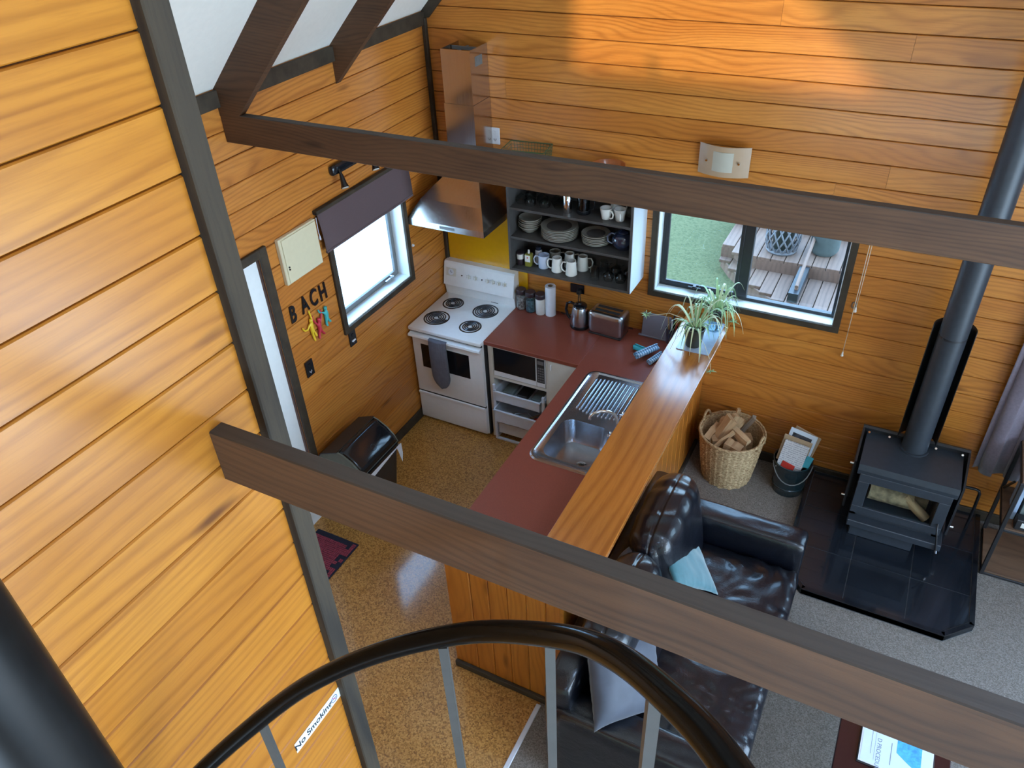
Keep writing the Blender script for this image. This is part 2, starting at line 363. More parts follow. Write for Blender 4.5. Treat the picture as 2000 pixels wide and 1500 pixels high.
def rbox(bm, c, h, r, n=10, fn=None, rot=None):
    """rounded box with dense faces; fn(local) -> offset for puff and wrinkles."""
    for v in bm.verts: v.tag = True
    t = bmesh.ops.create_cube(bm, size=2.0); vs = t['verts']
    es = list({e for v in vs for e in v.link_edges})
    bmesh.ops.subdivide_edges(bm, edges=es, cuts=n, use_grid_fill=True)
    new = [v for v in bm.verts if not v.tag]
    for v in new:
        v.tag = True
        p = Vector((v.co.x * h[0], v.co.y * h[1], v.co.z * h[2]))
        q = Vector([max(-(h[i] - r), min(h[i] - r, p[i])) for i in range(3)])
        d = p - q
        if d.length > 1e-6: p = q + d.normalized() * r
        if fn: p = p + fn(p, Vector((v.co.x, v.co.y, v.co.z)))
        if rot is not None: p = rot @ p
        v.co = p + Vector(c)

def rrect(x0, x1, y0, y1, r, n=6):
    P = []
    for cx, cy, a in ((x1 - r, y1 - r, 0), (x0 + r, y1 - r, 90), (x0 + r, y0 + r, 180), (x1 - r, y0 + r, 270)):
        for i in range(n + 1):
            t = math.radians(a + 90 * i / n); P.append((cx + r * math.cos(t), cy + r * math.sin(t)))
    return P

def finish(bm, name, mat, parent=None, smooth=None, off=None):
    bmesh.ops.recalc_face_normals(bm, faces=bm.faces)
    me = bpy.data.meshes.new(name)
    if off is not None:
        for v in bm.verts: v.co -= Vector(off)
    bm.to_mesh(me); bm.free()
    if isinstance(mat, (list, tuple)):
        for m_ in mat: me.materials.append(M[m_])
    else: me.materials.append(M[mat])
    if smooth:
        for p in me.polygons: p.use_smooth = True
        if smooth is not True:
            try: me.set_sharp_from_angle(angle=math.radians(smooth))
            except Exception: pass
    o = bpy.data.objects.new(name, me); COL.objects.link(o)
    if parent is not None: o.parent = parent
    elif off is not None: o.location = off
    return o

class B:
    """mesh builder; coordinates are world coordinates for a top-level mesh, local for a part."""
    def __init__(s): s.bm = bmesh.new()
    def box(s, *a, **k): bx(s.bm, *a, **k); return s
    def cyl(s, *a, **k): cyl(s.bm, *a, **k); return s
    def tube(s, *a, **k): tube(s.bm, *a, **k); return s
    def lathe(s, *a, **k): lathe(s.bm, *a, **k); return s
    def prism(s, *a, **k): prism(s.bm, *a, **k); return s
    def rbox(s, *a, **k): rbox(s.bm, *a, **k); return s
    def put(s, name, mat, parent=None, smooth=None, off=None): return finish(s.bm, name, mat, parent, smooth, off)

def tag(o, label, cat, group=None, kind=None):
    o['label'] = label
    if cat: o['category'] = cat
    if group: o['group'] = group
    if kind: o['kind'] = kind
    return o

def thing(name, label, cat, loc=(0, 0, 0), rz=0.0, group=None, kind=None):
    o = bpy.data.objects.new(name, None); COL.objects.link(o); o.empty_display_size = 0.05
    o.location = loc; o.rotation_euler = (0, 0, rz)
    return tag(o, label, cat, group, kind)

def struct(o): o['kind'] = 'structure'; return o
def sempty(name):
    o = bpy.data.objects.new(name, None); COL.objects.link(o); o['kind'] = 'structure'; return o
def copy_tree(o, parent=None):
    c = o.copy(); COL.objects.link(c)
    if parent is not None: c.parent = parent
    for ch in [k for k in bpy.data.objects if k.parent == o]: copy_tree(ch, c)
    return c
def text(body, size, mat, parent=None, name='lettering', extrude=0.001, align='CENTER', bevel=0.0, offset=0.0):
    cu = bpy.data.curves.new(name, 'FONT'); cu.body = body; cu.size = size; cu.extrude = extrude
    cu.align_x = align; cu.align_y = 'CENTER'; cu.bevel_depth = bevel; cu.offset = offset
    cu.materials.append(M[mat]); o = bpy.data.objects.new(name, cu); COL.objects.link(o)
    dg = bpy.context.evaluated_depsgraph_get(); dg.update()
    me = bpy.data.meshes.new_from_object(o.evaluated_get(dg)); me.name = name
    bpy.data.objects.remove(o); o = bpy.data.objects.new(name, me); COL.objects.link(o)
    if not me.materials: me.materials.append(M[mat])
    if parent is not None: o.parent = parent
    return o

# ------------------------------------------------------------------ structure: floors, walls, ceiling
P_ = 0.1367
XR, YF, XPK = 6.1, -7.0, 3.05
def roofz(x): return 2.97 + (x if x <= XPK else 2 * XPK - x)

struct(B().box(-0.12, 2.0, -3.56, 0.12, -0.08, 0.0).put('floor', 'cork'))
o = struct(B().box(2.0, XR, YF, 0.12, -0.08, 0.004).box(1.81, 2.0, YF, -3.56, -0.08, 0.002).put('floor_carpet', 'carpet'))
struct(B().box(1.985, 2.012, -3.56, -2.53, 0.0, 0.010, bev=0.003).put('trim_1', 'tin'))

def board_mesh(L, h, t=0.014):
    bm = bmesh.new(); c = 0.0048; g = 0.0017
    prism(bm, [(0, -h / 2 + c), (c, -h / 2 + g), (t, -h / 2 + g), (t, h / 2 - g), (c, h / 2 - g), (0, h / 2 - c)], 'x', -L / 2 + 0.0006, L / 2 - 0.0006)
    me = bpy.data.meshes.new('board'); bmesh.ops.recalc_face_normals(bm, faces=bm.faces); bm.to_mesh(me); bm.free()
    return me

def lay_boards(parent, mat, axis, plane, zl, u0, u1, holes, joints, ztop, flip=False, maxlen=4.2):
    """rows between the joint heights zl; holes are (ua,ub,za,zb); boards face the room."""
    cache = {}
    for k in range(len(zl) - 1):
        za, zb = zl[k], zl[k + 1]
        a, b = u0, u1
        cuts = [a] + sorted(j for j in joints.get(k, []) if a < j < b) + [b]
        for ca, cb in zip(cuts, cuts[1:]):
            rects = [(ca, cb, za, zb)]
            for (ha, hb, hza, hzb) in holes:
                nr = []
                for (ra, rb, rza, rzb) in rects:
                    if rb <= ha or ra >= hb or rzb <= hza or rza >= hzb: nr.append((ra, rb, rza, rzb)); continue
                    if ra < ha: nr.append((ra, ha, rza, rzb))
                    if rb > hb: nr.append((hb, rb, rza, rzb))
                    m0, m1 = max(ra, ha), min(rb, hb)
                    if rza < hza: nr.append((m0, m1, rza, hza))
                    if rzb > hzb: nr.append((m0, m1, hzb, rzb))
                rects = nr
            for (ra, rb, rza, rzb) in rects:
                if rb - ra < 0.01 or rzb - rza < 0.012: continue
                if ztop is not None:
                    zm = rza
                    if axis == 'x':
                        lo = zm - 2.97; hi = 2 * XPK - lo
                        ra2, rb2 = max(ra, lo), min(rb, hi)
                        if rb2 - ra2 < 0.05: continue
                        ra, rb = ra2, rb2
                key = (round(rb - ra, 4), round(rzb - rza, 4))
                if key not in cache: cache[key] = board_mesh(rb - ra, rzb - rza); cache[key].materials.append(M[mat])
                o = bpy.data.objects.new('board', cache[key]); COL.objects.link(o); o.parent = parent
                uc, zc = (ra + rb) / 2, (rza + rzb) / 2
                if axis == 'x': o.location = (uc, plane, zc)
                else:
                    o.location = (plane, uc, zc); o.rotation_euler = (0, 0, PI / 2)

# back wall (y = 0)
W2 = (1.700, 2.915, 1.240, 2.030)          # window 2 opening
W3 = (4.30, 5.60, 0.95, 2.05)              # curtained window, right of the stove
def wall_core(parent_name, segs):
    b = B()
    for s_ in segs: b.box(*s_)
    return struct(b.put(parent_name, 'core'))
b = B()
for (x0, x1, z0_, z1_) in ((0, W2[0], 0, 2.97), (W2[0], W2[1], 0, W2[2]), (W2[0], W2[1], W2[3], 2.97), (W2[1], W3[0], 0, 2.97), (W3[0], W3[1], 0, W3[2]), (W3[0], W3[1], W3[3], 2.97), (W3[1], XR, 0, 2.97)):
    b.box(x0 if x0 > 0 else -0.12, x1 if x1 < XR else XR + 0.1, 0.015, 0.12, z0_, z1_)
b.prism([(-0.12, 2.97), (XR + 0.12, 2.97), (XPK, 6.15)], 'y', 0.015, 0.12)
wall_back = struct(b.put('wall_back', 'core'))
zb = [2.8646 + k * P_ for k in range(-30, 25)]; zb = [z for z in zb if z > 0.0 and z < 6.0]
if zb[0] > 0.02: zb = [0.0] + zb
def rowof(z): return max(i for i in range(len(zb)) if zb[i] <= z)
jt = {rowof(2.52): [0.597], rowof(2.93): [2.978], rowof(2.25): [3.01], rowof(2.11): [2.745], rowof(3.07): [2.30]}
for i in range(len(zb)):
    if i not in jt and random.random() < 0.55: jt[i] = [random.choice([0.2, 4.2, 4.6, 5.1, 5.5])]
lay_boards(wall_back, 'board', 'x', 0.0, zb, 0.0, XR, [W2, W3], jt, True)

# kitchen side wall (x = 0)
W1 = (-1.300, -0.512, 1.250, 2.020)
DR = (-2.75, -1.875, 0.0, 2.055)
b = B()
for (y0, y1, z0_, z1_) in ((-3.66, DR[0], 0, 2.97), (DR[0], DR[1], DR[3], 2.97), (DR[1], W1[0], 0, 2.97), (W1[0], W1[1], 0, W1[2]), (W1[0], W1[1], W1[3], 2.97), (W1[1], 0.12, 0, 2.97)):
    b.box(-0.12, -0.015, y0, y1, z0_, z1_)
wall_left = struct(b.put('wall_left', 'core'))
zl = [2.352 + k * P_ for k in range(-20, 6)]; zl = [z for z in zl if 0.0 < z < 2.96] + [2.97]
if zl[0] > 0.02: zl = [0.0] + zl
lay_boards(wall_left, 'board', 'y', 0.0, zl, -3.56, 0.0, [W1, DR], {}, None)

# near wall beside the stair (x = 1.81) and its return
XN = 1.8101; YN = -3.6355
wall_entry = struct(B().box(1.70, XN - 0.015, YF, -3.575, 0, 4.78).put('wall_entry', 'core'))
zn = [3.7019 + k * P_ for k in range(-27, 8)]; zn = [z for z in zn if z > 0.0] + [4.78]
lay_boards(wall_entry, 'board_pale', 'y', XN, [0.0] + zn if zn[0] > 0.02 else zn, YF, YN + 0.03, [], {}, None)
struct(B().prism([(-0.12, 0), (1.70, 0), (1.70, 4.67), (0, 2.97), (-0.12, 2.97)], 'y', -3.66, -3.56).put('wall_nook', 'board'))

# other walls, out of frame
b = B()
for (y0, y1, z0_, z1_) in ((YF, -6.0, 0, 2.97), (-6.0, -1.2, 0, 0.15), (-6.0, -1.2, 2.35, 2.97), (-1.2, 0.12, 0, 2.97)):
    b.box(XR, XR + 0.1, y0, y1, z0_, z1_)
struct(b.put('wall_right', 'board'))
b = B()
for (x0, x1, z0_, z1_) in ((1.7, 5.2, 2.4, 2.97), (5.2, XR, 0, 2.97), (1.7, 5.2, 0, 0.2)):
    b.box(x0, x1, YF - 0.1, YF, z0_, z1_)
b.prism([(1.70, 2.97), (XR, 2.97), (5.45, 3.62), (3.62, 3.62), (3.62, 4.25), (4.60, 4.25), (4.55, 4.42), (XPK, 6.02), (1.70, 4.67)], 'y', YF - 0.1, YF)
struct(b.put('wall_front', 'board'))

# ceiling: white raked lining on the left slope, the same on the right slope (with an added gap to let in light)
b = B()
b.prism([(-0.12, 2.85), (0.0, 2.97), (XPK, 2.97 + XPK), (XPK, 3.07 + XPK), (-0.12, 2.95)], 'y', YF - 0.1, 0.12)
struct(b.put('ceiling', 'ceiling'))
b = B()
def rs(x0, x1, y0, y1): b.prism([(x0, roofz(x0)), (x1, roofz(x1)), (x1, roofz(x1) + 0.1), (x0, roofz(x0) + 0.1)], 'y', y0, y1)
rs(XPK, 4.1, YF - 0.1, 0.12); rs(4.1, 5.1, YF - 0.1, -3.9); rs(4.1, 5.1, -2.9, 0.12); rs(5.1, XR + 0.12, YF - 0.1, 0.12)
struct(b.put('ceiling_right', 'ceiling'))

# trims
struct(B().box(0.0, 0.022, -3.56, 0.0, 2.885, 2.965).put('trim_2', 'trimflat'))
struct(B().box(0.0, 0.030, -0.030, 0.0, 0.0, 2.93, bev=0.004).put('trim_3', 'trimflat'))
def trim_post(name, x0, x1, y0, y1, z0_, z1_):
    # long axis laid along local X so that the grain runs with it
    L = z1_ - z0_; o = struct(B().box(-L / 2, L / 2, y0 - (y0 + y1) / 2, y1 - (y0 + y1) / 2, -(x1 - x0) / 2, (x1 - x0) / 2, bev=0.004).put(name, 'trim'))
    o.location = ((x0 + x1) / 2, (y0 + y1) / 2, (z0_ + z1_) / 2); o.rotation_euler = (0, -PI / 2, 0); return o
trim_post('trim_4', XN - 0.02, XN + 0.031, -3.640, -3.577, 0.0, 4.74)
struct(B().box(0.0, 0.018, -1.84, -0.03, 0.0, 0.085, bev=0.004).put('baseboard_left', 'trimflat'))
struct(B().box(2.16, 6.1, -0.018, 0.0, 0.004, 0.085, bev=0.004).put('baseboard_back', 'trimflat'))
# raked trim along the back wall under the ceiling
struct(B().prism([(0.0, 2.93), (0.05, 2.93), (XPK, 5.93), (XPK, 6.0), (0.0, 2.97)], 'y', -0.02, 0.0).put('trim_5', 'trimflat'))

# rafters and tie beams
def beam(name, label, cat, L, h, t, loc, rot=(0, 0, 0)):
    o = B().box(-L / 2, L / 2, -t / 2, t / 2, -h / 2, h / 2, bev=0.003).put(name, 'beam')
    o.location = loc; o.rotation_euler = rot
    o.data.materials.append(M['beamtop_shade'])
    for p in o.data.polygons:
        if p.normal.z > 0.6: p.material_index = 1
    return tag(o, label, cat)
BH, BT = 0.147, 0.0437
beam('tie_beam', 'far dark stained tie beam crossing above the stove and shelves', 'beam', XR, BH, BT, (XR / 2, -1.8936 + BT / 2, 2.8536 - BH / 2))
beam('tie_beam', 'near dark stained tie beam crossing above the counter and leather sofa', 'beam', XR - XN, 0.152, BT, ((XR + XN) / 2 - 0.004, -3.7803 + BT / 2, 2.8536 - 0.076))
def rafter(y, label, zlow, low):
    b = B(); xt = XPK
    b.prism([(0.0, 2.975), (0.0, zlow), (low, zlow if low > 0 else zlow), (xt, xt + 2.72), (xt, xt + 2.975)] if low > 0 else [(0.0, 2.975), (0.0, zlow), (xt, xt + zlow), (xt, xt + 2.975)], 'y', -0.0225, 0.0225)
    o = b.put('rafter', 'beam'); o.location = (0, y, 0)
    return tag(o, label, 'rafter')
rafter(-1.871, 'dark sloping rafter rising from the left end of the far tie beam', 2.84, 0.12)
rafter(-0.96, 'dark sloping rafter nearest the back wall, cut to a point on the left wall', 2.755, 0)
rafter(-2.83, 'dark sloping rafter behind the near corner trim, mostly hidden', 2.755, 0)

# ------------------------------------------------------------------ windows and door
def frame_rect(b, ax, d0, d1, u0, u1, z0_, z1_, w):
    """rectangular frame of width w; ax 'y' = lies in an x-z plane, 'x' = lies in a y-z plane"""
    for (a0, a1, c0, c1) in ((u0, u1, z0_, z0_ + w), (u0, u1, z1_ - w, z1_), (u0, u0 + w, z0_ + w, z1_ - w), (u1 - w, u1, z0_ + w, z1_ - w)):
        if ax == 'y': b.box(a0, a1, d0, d1, c0, c1, bev=0.002)
        else: b.box(d0, d1, a0, a1, c0, c1, bev=0.002)
    return b
w2 = sempty('window_2')
frame_rect(B(), 'y', -0.020, 0.0, 1.668, 2.948, 1.207, 2.063, 0.042).put('window_trim', 'trimflat', w2)
frame_rect(B(), 'y', -0.004, 0.115, 1.704, 2.912, 1.243, 2.027, 0.012).put('window_reveal', 'reveal', w2)
frame_rect(B(), 'y', 0.085, 0.125, 1.716, 2.900, 1.255, 2.015, 0.022).box(2.262, 2.325, 0.080, 0.125, 1.277, 1.993, bev=0.002).put('window_frame', 'black', w2)
frame_rect(B(), 'y', 0.078, 0.098, 1.738, 2.262, 1.277, 1.993, 0.024).put('sash', 'black', w2)
B().box(1.762, 2.238, 0.098, 0.102, 1.301, 1.969).put('pane', 'glass', w2)
B().box(2.325, 2.878, 0.100, 0.104, 1.277, 1.993).put('pane', 'glass', w2)
B().box(1.93, 2.02, 0.055, 0.080, 1.283, 1.292, bev=0.002).box(1.965, 1.985, 0.045, 0.08, 1.290, 1.306, bev=0.002).put('catch', 'black', w2)

w1 = sempty('window_1')
frame_rect(B(), 'x', 0.0, 0.020, -1.333, -0.480, 1.214, 2.045, 0.042).put('window_trim', 'trimflat', w1)
frame_rect(B(), 'x', -0.125, 0.004, -1.296, -0.516, 1.251, 2.010, 0.012).put('window_reveal', 'reveal', w1)
frame_rect(B(), 'x', -0.128, -0.095, -1.284, -0.528, 1.263, 1.998, 0.020).put('window_frame', 'gray', w1)
frame_rect(B(), 'x', -0.112, -0.088, -1.264, -0.548, 1.283, 1.978, 0.024).put('sash', 'gray', w1)
B().box(-0.104, -0.100, -1.24, -0.572, 1.307, 1.954).put('pane', 'glass', w1)
B().box(-0.09, -0.065, -0.72, -0.62, 1.288, 1.296, bev=0.002).box(-0.08, -0.06, -0.66, -0.645, 1.294, 1.312, bev=0.002).put('catch', 'steel', w1)

w3 = sempty('window_3')
frame_rect(B(), 'y', -0.020, 0.0, 4.27, 5.63, 0.92, 2.08, 0.042).put('window_trim', 'trimflat', w3)
frame_rect(B(), 'y', 0.02, 0.115, 4.30, 5.60, 0.95, 2.05, 0.03).put('window_frame', 'black', w3)
B().box(4.33, 5.57, 0.1, 0.104, 0.98, 2.02).put('pane', 'glass', w3)

d1 = sempty('door_1')
b = B().box(0.0, 0.022, -1.885, -1.830, 0.0, 2.105, bev=0.003).box(0.0, 0.022, -2.79, -1.885, 2.052, 2.105, bev=0.003).box(0.0, 0.022, -2.80, -2.745, 0.0, 2.052, bev=0.003)
b.put('door_frame', 'trimflat', d1)
B().box(-0.06, -0.020, -2.74, -1.890, 0.01, 2.045, bev=0.002).put('door_leaf', 'reveal', d1)
B().box(-0.020, -0.012, -2.62, -2.02, 0.25, 1.90, bev=0.002).put('door_panel', 'tin', d1)
B().cyl((-0.02, -2.66, 1.0), (0.03, -2.66, 1.0), 0.010, n=10).cyl((0.03, -2.67, 1.0), (0.03, -2.56, 1.0), 0.009, n=10).put('handle', 'steel', d1)

# ------------------------------------------------------------------ outdoors
lw = struct(B().box(-14, 16, 0.14, 22, -0.40, -0.30).put('ground_lawn', 'grass'))
struct(B().box(-16, -0.14, -16, 5.5, -0.29, -0.22).put('ground_gravel', 'gravel'))
dk = thing('garden_deck', 'weathered timber deck with broad curved steps beyond the right window', 'deck', (0, 0, 0))
def deck_level(z, yb, front, x0, x1, w=0.142):
    n = int((x1 - x0) / w)
    for i in range(n):
        xa = x0 + i * w; yf = front(xa + w / 2)
        if yf < yb - 0.05:
            o = B().box(-w / 2 + 0.004, w / 2 - 0.004, yf - (yf + yb) / 2, yb - (yf + yb) / 2, -0.018, 0.018, bev=0.004).put('deck_board', 'deck', dk)
            o.location = (xa + w / 2, (yf + yb) / 2, z - 0.018)
    pts = [(x0 + i * (x1 - x0) / 24, front(x0 + i * (x1 - x0) / 24)) for i in range(25)]
    b = B()
    for (xa, ya), (xb, yb_) in zip(pts, pts[1:]):
        if ya > yb - 0.02: continue
        b.prism([(xa, ya), (xb, yb_), (xb, yb_ + 0.03), (xa, ya + 0.03)], 'z', z - 0.15, z - 0.032)
    if len(b.bm.verts): b.put('step_fascia', 'deck', dk)
    else: b.bm.free()
deck_level(-0.15, 3.50, lambda x: 3.45 - 1.05 * math.sin(max(0, min(1, (x - 1.42) / 1.6)) * PI / 2) ** 0.8, 1.42, 5.0)
deck_level(0.0, 4.15, lambda x: 3.25 if x > 1.6 else 3.4, 1.42, 5.0)
deck_level(0.15, 7.0, lambda x: 3.98, 1.36, 5.2)
B().box(2.30, 2.40, 2.62, 4.05, -0.12, -0.02).put('step_side_rail', 'black', dk)
B().cyl((2.36, 2.70, 0.02), (2.36, 4.1, 0.30), 0.018, n=10).cyl((2.36, 2.72, -0.15), (2.36, 2.72, 0.03), 0.018, n=10).put('handrail', 'deck', dk)
# unseen tall block, added to keep the low sun off the lower windows
hg = B(); hg.box(-6, 18, -10.6, -10.0, -0.3, 3.85)
struct(hg.put('ground_sun_blocker', 'sunblock_leaf'))
# lattice planter
pl = thing('lattice_planter', 'white lattice plant pot standing on the outdoor deck', 'planter', (2.045, 3.50, 0.0))
b = B(); N_ = 14
for i in range(N_):
    for sgn in (1, -1):
        pts = []
        for k in range(7):
            t = k / 6; a = 2 * PI * (i / N_) + sgn * t * 0.9; r = 0.15 + 0.03 * math.sin(t * PI)
            pts.append((r * math.cos(a), r * math.sin(a), 0.02 + 0.32 * t))
        b.tube(pts, 0.010, n=5)
b.put('lattice', 'planter', pl)
B().lathe([(0.155, 0), (0.165, 0.02), (0.155, 0.04)], 24).lathe([(0.155, 0.33), (0.170, 0.345), (0.155, 0.36)], 24, ).put('rim', 'planter', pl)
B().lathe([(0.10, 0.0), (0.12, 0.3)], 20).put('liner', 'pot', pl)
B().lathe([(0.12, 0), (0.15, 0.05), (0.16, 0.28), (0.17, 0.30), (0.15, 0.30), (0.14, 0.25)], 24, c=(2.47, 3.62, 0.0)).put('outdoor_pot', 'greycover', None, smooth=40, off=(2.47, 3.62, 0.0))
tag(bpy.data.objects['outdoor_pot'], 'pale grey-green round pot on the outdoor deck beside the lattice planter', 'pot')
tag(B().prism([(-7.2, -0.3), (-6.9, -0.3), (-6.9, 1.6), (-7.2, 1.6)], 'y', -12, 12).put('garden_wall', 'reveal', None), 'pale rendered garden wall outside the small window', 'wall')
bpy.data.objects['garden_wall']['kind'] = 'structure'

# ------------------------------------------------------------------ peninsula, worktop, bar
PN = thing('peninsula_unit', 'pine panelled kitchen peninsula base under the worktop and bar', 'cabinet', (0, 0, 0))
B().box(1.478, 2.105, -2.475, -1.64, 0.02, 0.866).box(1.478, 2.105, -1.64, -0.60, 0.02, 0.70).box(1.99, 2.105, -2.475, -0.02, 0.02, 1.108).put('carcass', 'cream', PN)
for i in range(6):
    xa, xb = 1.490 + i * 0.109, 1.490 + (i + 1) * 0.109
    if i == 0: xa = 1.450
    if i == 5: xb = 2.128
    zt_ = 0.868 if xb < 2.0 else 1.108
    w = xb - xa
    o = B().prism([(-w / 2 + 0.0008, 0.016), (-w / 2 + 0.0008, 0.005), (-w / 2 + 0.006, 0.0), (w / 2 - 0.006, 0.0), (w / 2 - 0.0008, 0.005), (w / 2 - 0.0008, 0.016)], 'z', -zt_ / 2, zt_ / 2).put('board', 'panel', PN)
    o.location = ((xa + xb) / 2, -2.493 - 0.0, zt_ / 2)
n_ = 22
for i in range(n_):
    ya = -2.478 + i * 0.112; w = 0.112
    o = B().prism([(-w / 2 + 0.0008, 0.016), (-w / 2 + 0.0008, 0.005), (-w / 2 + 0.006, 0.0), (w / 2 - 0.006, 0.0), (w / 2 - 0.0008, 0.005), (w / 2 - 0.0008, 0.016)], 'z', -0.554, 0.554).put('board', 'panel', PN)
    o.location = (2.128, ya + w / 2, 0.554); o.rotation_euler = (0, 0, PI / 2)
B().box(1.452, 2.145, -2.515, -2.493, 0.0, 0.045, bev=0.004).box(2.128, 2.150, -2.515, -0.02, 0.004, 0.045, bev=0.004).put('skirting', 'trim', PN)
B().box(2.118, 2.140, -2.505, -2.483, 0.045, 1.112, bev=0.003).put('corner_strip', 'board_pale', PN)
B().box(1.462, 1.477, -2.474, -0.62, 0.08, 0.86, bev=0.002).put('cabinet_front', 'cream', PN)

wt = thing('worktop', 'brick-red laminate L-shaped kitchen worktop', 'worktop', (0, 0, 0))
B().box(0.6424, 1.396, -0.606, -0.002, 0.868, 0.9, bev=0.003).put('side_run', 'worktop', wt)
bm = bmesh.new()
# peninsula run with the sink cut-out
out = [(1.396, -2.494), (2.0, -2.494), (2.0, -0.002), (1.396, -0.002)]
for (x0, x1, y0, y1) in ((1.396, 1.52, -2.494, -0.002), (1.90, 2.0, -2.494, -0.002), (1.52, 1.90, -2.494, -1.59), (1.52, 1.90, -0.65, -0.002)):
    bx(bm, x0, x1, y0, y1, 0.868, 0.9)
finish(bm, 'peninsula_run', 'worktop', wt)
o = B().box(1.9712, 2.279, -2.515, -0.003, 1.112, 1.146, bev=0.004, seg=2).put('bar_top', 'bar', None)
tag(o, 'varnished pine bar top shelf above the sink and behind the sofa', 'bar top')

# sink
sk = thing('kitchen_sink', 'stainless steel inset sink with ribbed drainer', 'sink', (0, 0, 0))
bm = bmesh.new()
outer = rrect(1.488, 1.945, -1.612, -0.622, 0.075, 8); n = len(outer)
def ringv(pts, z): return [bm.verts.new((x, y, z)) for x, y in pts]
def sew(a, b):
    for i in range(len(a)): bm.faces.new((a[i], a[(i + 1) % len(a)], b[(i + 1) % len(b)], b[i]))
def inset(dx, z): return ringv(rrect(1.488 + dx, 1.945 - dx, -1.612 + dx, -0.622 - dx, 0.075 - dx * 0.5, 8), z)
r0 = ringv(outer, 0.9005); r1 = inset(0.008, 0.909); r2 = inset(0.020, 0.909); r3 = inset(0.030, 0.900)
sew(r0, r1); sew(r1, r2); sew(r2, r3)
# deck between rim and bowl: connect r3 to bowl outline + drainer plate
bowl_o = rrect(1.548, 1.872, -1.545, -1.165, 0.075, 8)
pb_ = ringv(bowl_o, 0.899)
b1_ = ringv([(x * 0.985 + 1.71 * 0.015, y * 0.985 - 1.355 * 0.015) for x, y in bowl_o], 0.889)
b2_ = ringv([(x * 0.93 + 1.71 * 0.07, y * 0.93 - 1.355 * 0.07) for x, y in bowl_o], 0.775)
b3_ = ringv([(x * 0.82 + 1.71 * 0.18, y * 0.82 - 1.355 * 0.18) for x, y in bowl_o], 0.745)
ctr = bm.verts.new((1.71, -1.355, 0.738))
sew(pb_, b1_); sew(b1_, b2_); sew(b2_, b3_)
for i in range(len(b3_)): bm.faces.new((b3_[i], b3_[(i + 1) % len(b3_)], ctr))
sew(r3, pb_)
finish(bm, 'basin', 'steel', sk, smooth=40)
b = B()
for i in range(13):
    x = 1.575 + i * 0.0262
    e = 0.030 * (1 - math.sqrt(max(0, 1 - ((i - 6) / 7.2) ** 2))) * 2.2
    b.tube([(x, -1.085 + e, 0.9005), (x, -1.07 + e, 0.9030), (x, -0.70 - e * 0.6, 0.9034), (x, -0.685 - e * 0.6, 0.9005)], 0.0055, n=8)
b.put('drainer_ribs', 'steel', sk, smooth=True)['kind'] = 'stuff'
B().lathe([(0.030, 0.0), (0.033, 0.003), (0.022, 0.004), (0.02, -0.002)], 24, c=(1.75, -1.38, 0.7415)).put('waste', 'chrome', sk, smooth=40)
b = B()
for a in range(6):
    t = a * PI / 3; b.cyl((1.75 + 0.011 * math.cos(t), -1.38 + 0.011 * math.sin(t), 0.7415), (1.75 + 0.011 * math.cos(t), -1.38 + 0.011 * math.sin(t), 0.7462), 0.0045, n=8)
b.put('waste_holes', 'rubber', sk)
fc = thing('sink_tap', 'chrome swan-neck mixer tap arching over the sink bowl', 'tap', (1.905, -1.19, 0.906))
B().lathe([(0.024, 0), (0.024, 0.006), (0.016, 0.012), (0.014, 0.05), (0.011, 0.055)], 20).put('base', 'chrome', fc, smooth=40)
B().tube([(0, 0, 0.05), (-0.005, -0.002, 0.11), (-0.02, -0.01, 0.15), (-0.05, -0.028, 0.175), (-0.09, -0.05, 0.18), (-0.125, -0.07, 0.168), (-0.145, -0.082, 0.145), (-0.148, -0.084, 0.125)], 0.010, n=12).put('spout', 'chrome', fc, smooth=60)
for (dy, nm) in ((-0.105, 'near'), (0.105, 'far')):
    h = B().lathe([(0.022, 0), (0.022, 0.005), (0.013, 0.012), (0.012, 0.045), (0.016, 0.05), (0.016, 0.056)], 18)
    for k in range(4):
        a = k * PI / 2 + 0.5; h.cyl((0, 0, 0.062), (0.026 * math.cos(a), 0.026 * math.sin(a), 0.066), 0.006, 0.0075, n=10)
    h.lathe([(0.012, 0.054), (0.014, 0.066), (0.008, 0.074)], 16)
    o = h.put('tap_handle', 'chrome', fc, smooth=40); o.location = (0.0, dy, 0)

# ------------------------------------------------------------------ stove
SX0, SX1, SY0, SY1 = 0.020, 0.640, -0.632, -0.012
st = thing('electric_stove', 'white freestanding electric stove with four coil burners in the corner', 'stove', (0, 0, 0))
B().box(SX0, SX1, SY0 + 0.02, SY1 - 0.02, 0.02, 0.865, bev=0.004).put('body', 'white', st)
bm = bmesh.new()
bx(bm, SX0 - 0.006, SX1 + 0.004, -0.655, -0.03, 0.870, 0.900, bev=0.008, seg=2)
finish(bm, 'hob', 'white', st, smooth=30)
bs = B().prism([(-0.012, 0.895), (-0.085, 0.895), (-0.100, 0.985), (-0.118, 0.992), (-0.082, 1.168), (-0.070, 1.180), (-0.012, 1.180)], 'x', SX0, SX1).put('backsplash', 'white', st)
def on_panel(u, v):            # u along x, v up the tilted control panel 0..1
    return Vector((u, -0.1195 + 0.036 * v, 0.992 + 0.176 * v))
nrm = Vector((0, -0.98, 0.2))
def face_rot(): return Euler((-0.205, 0, 0))
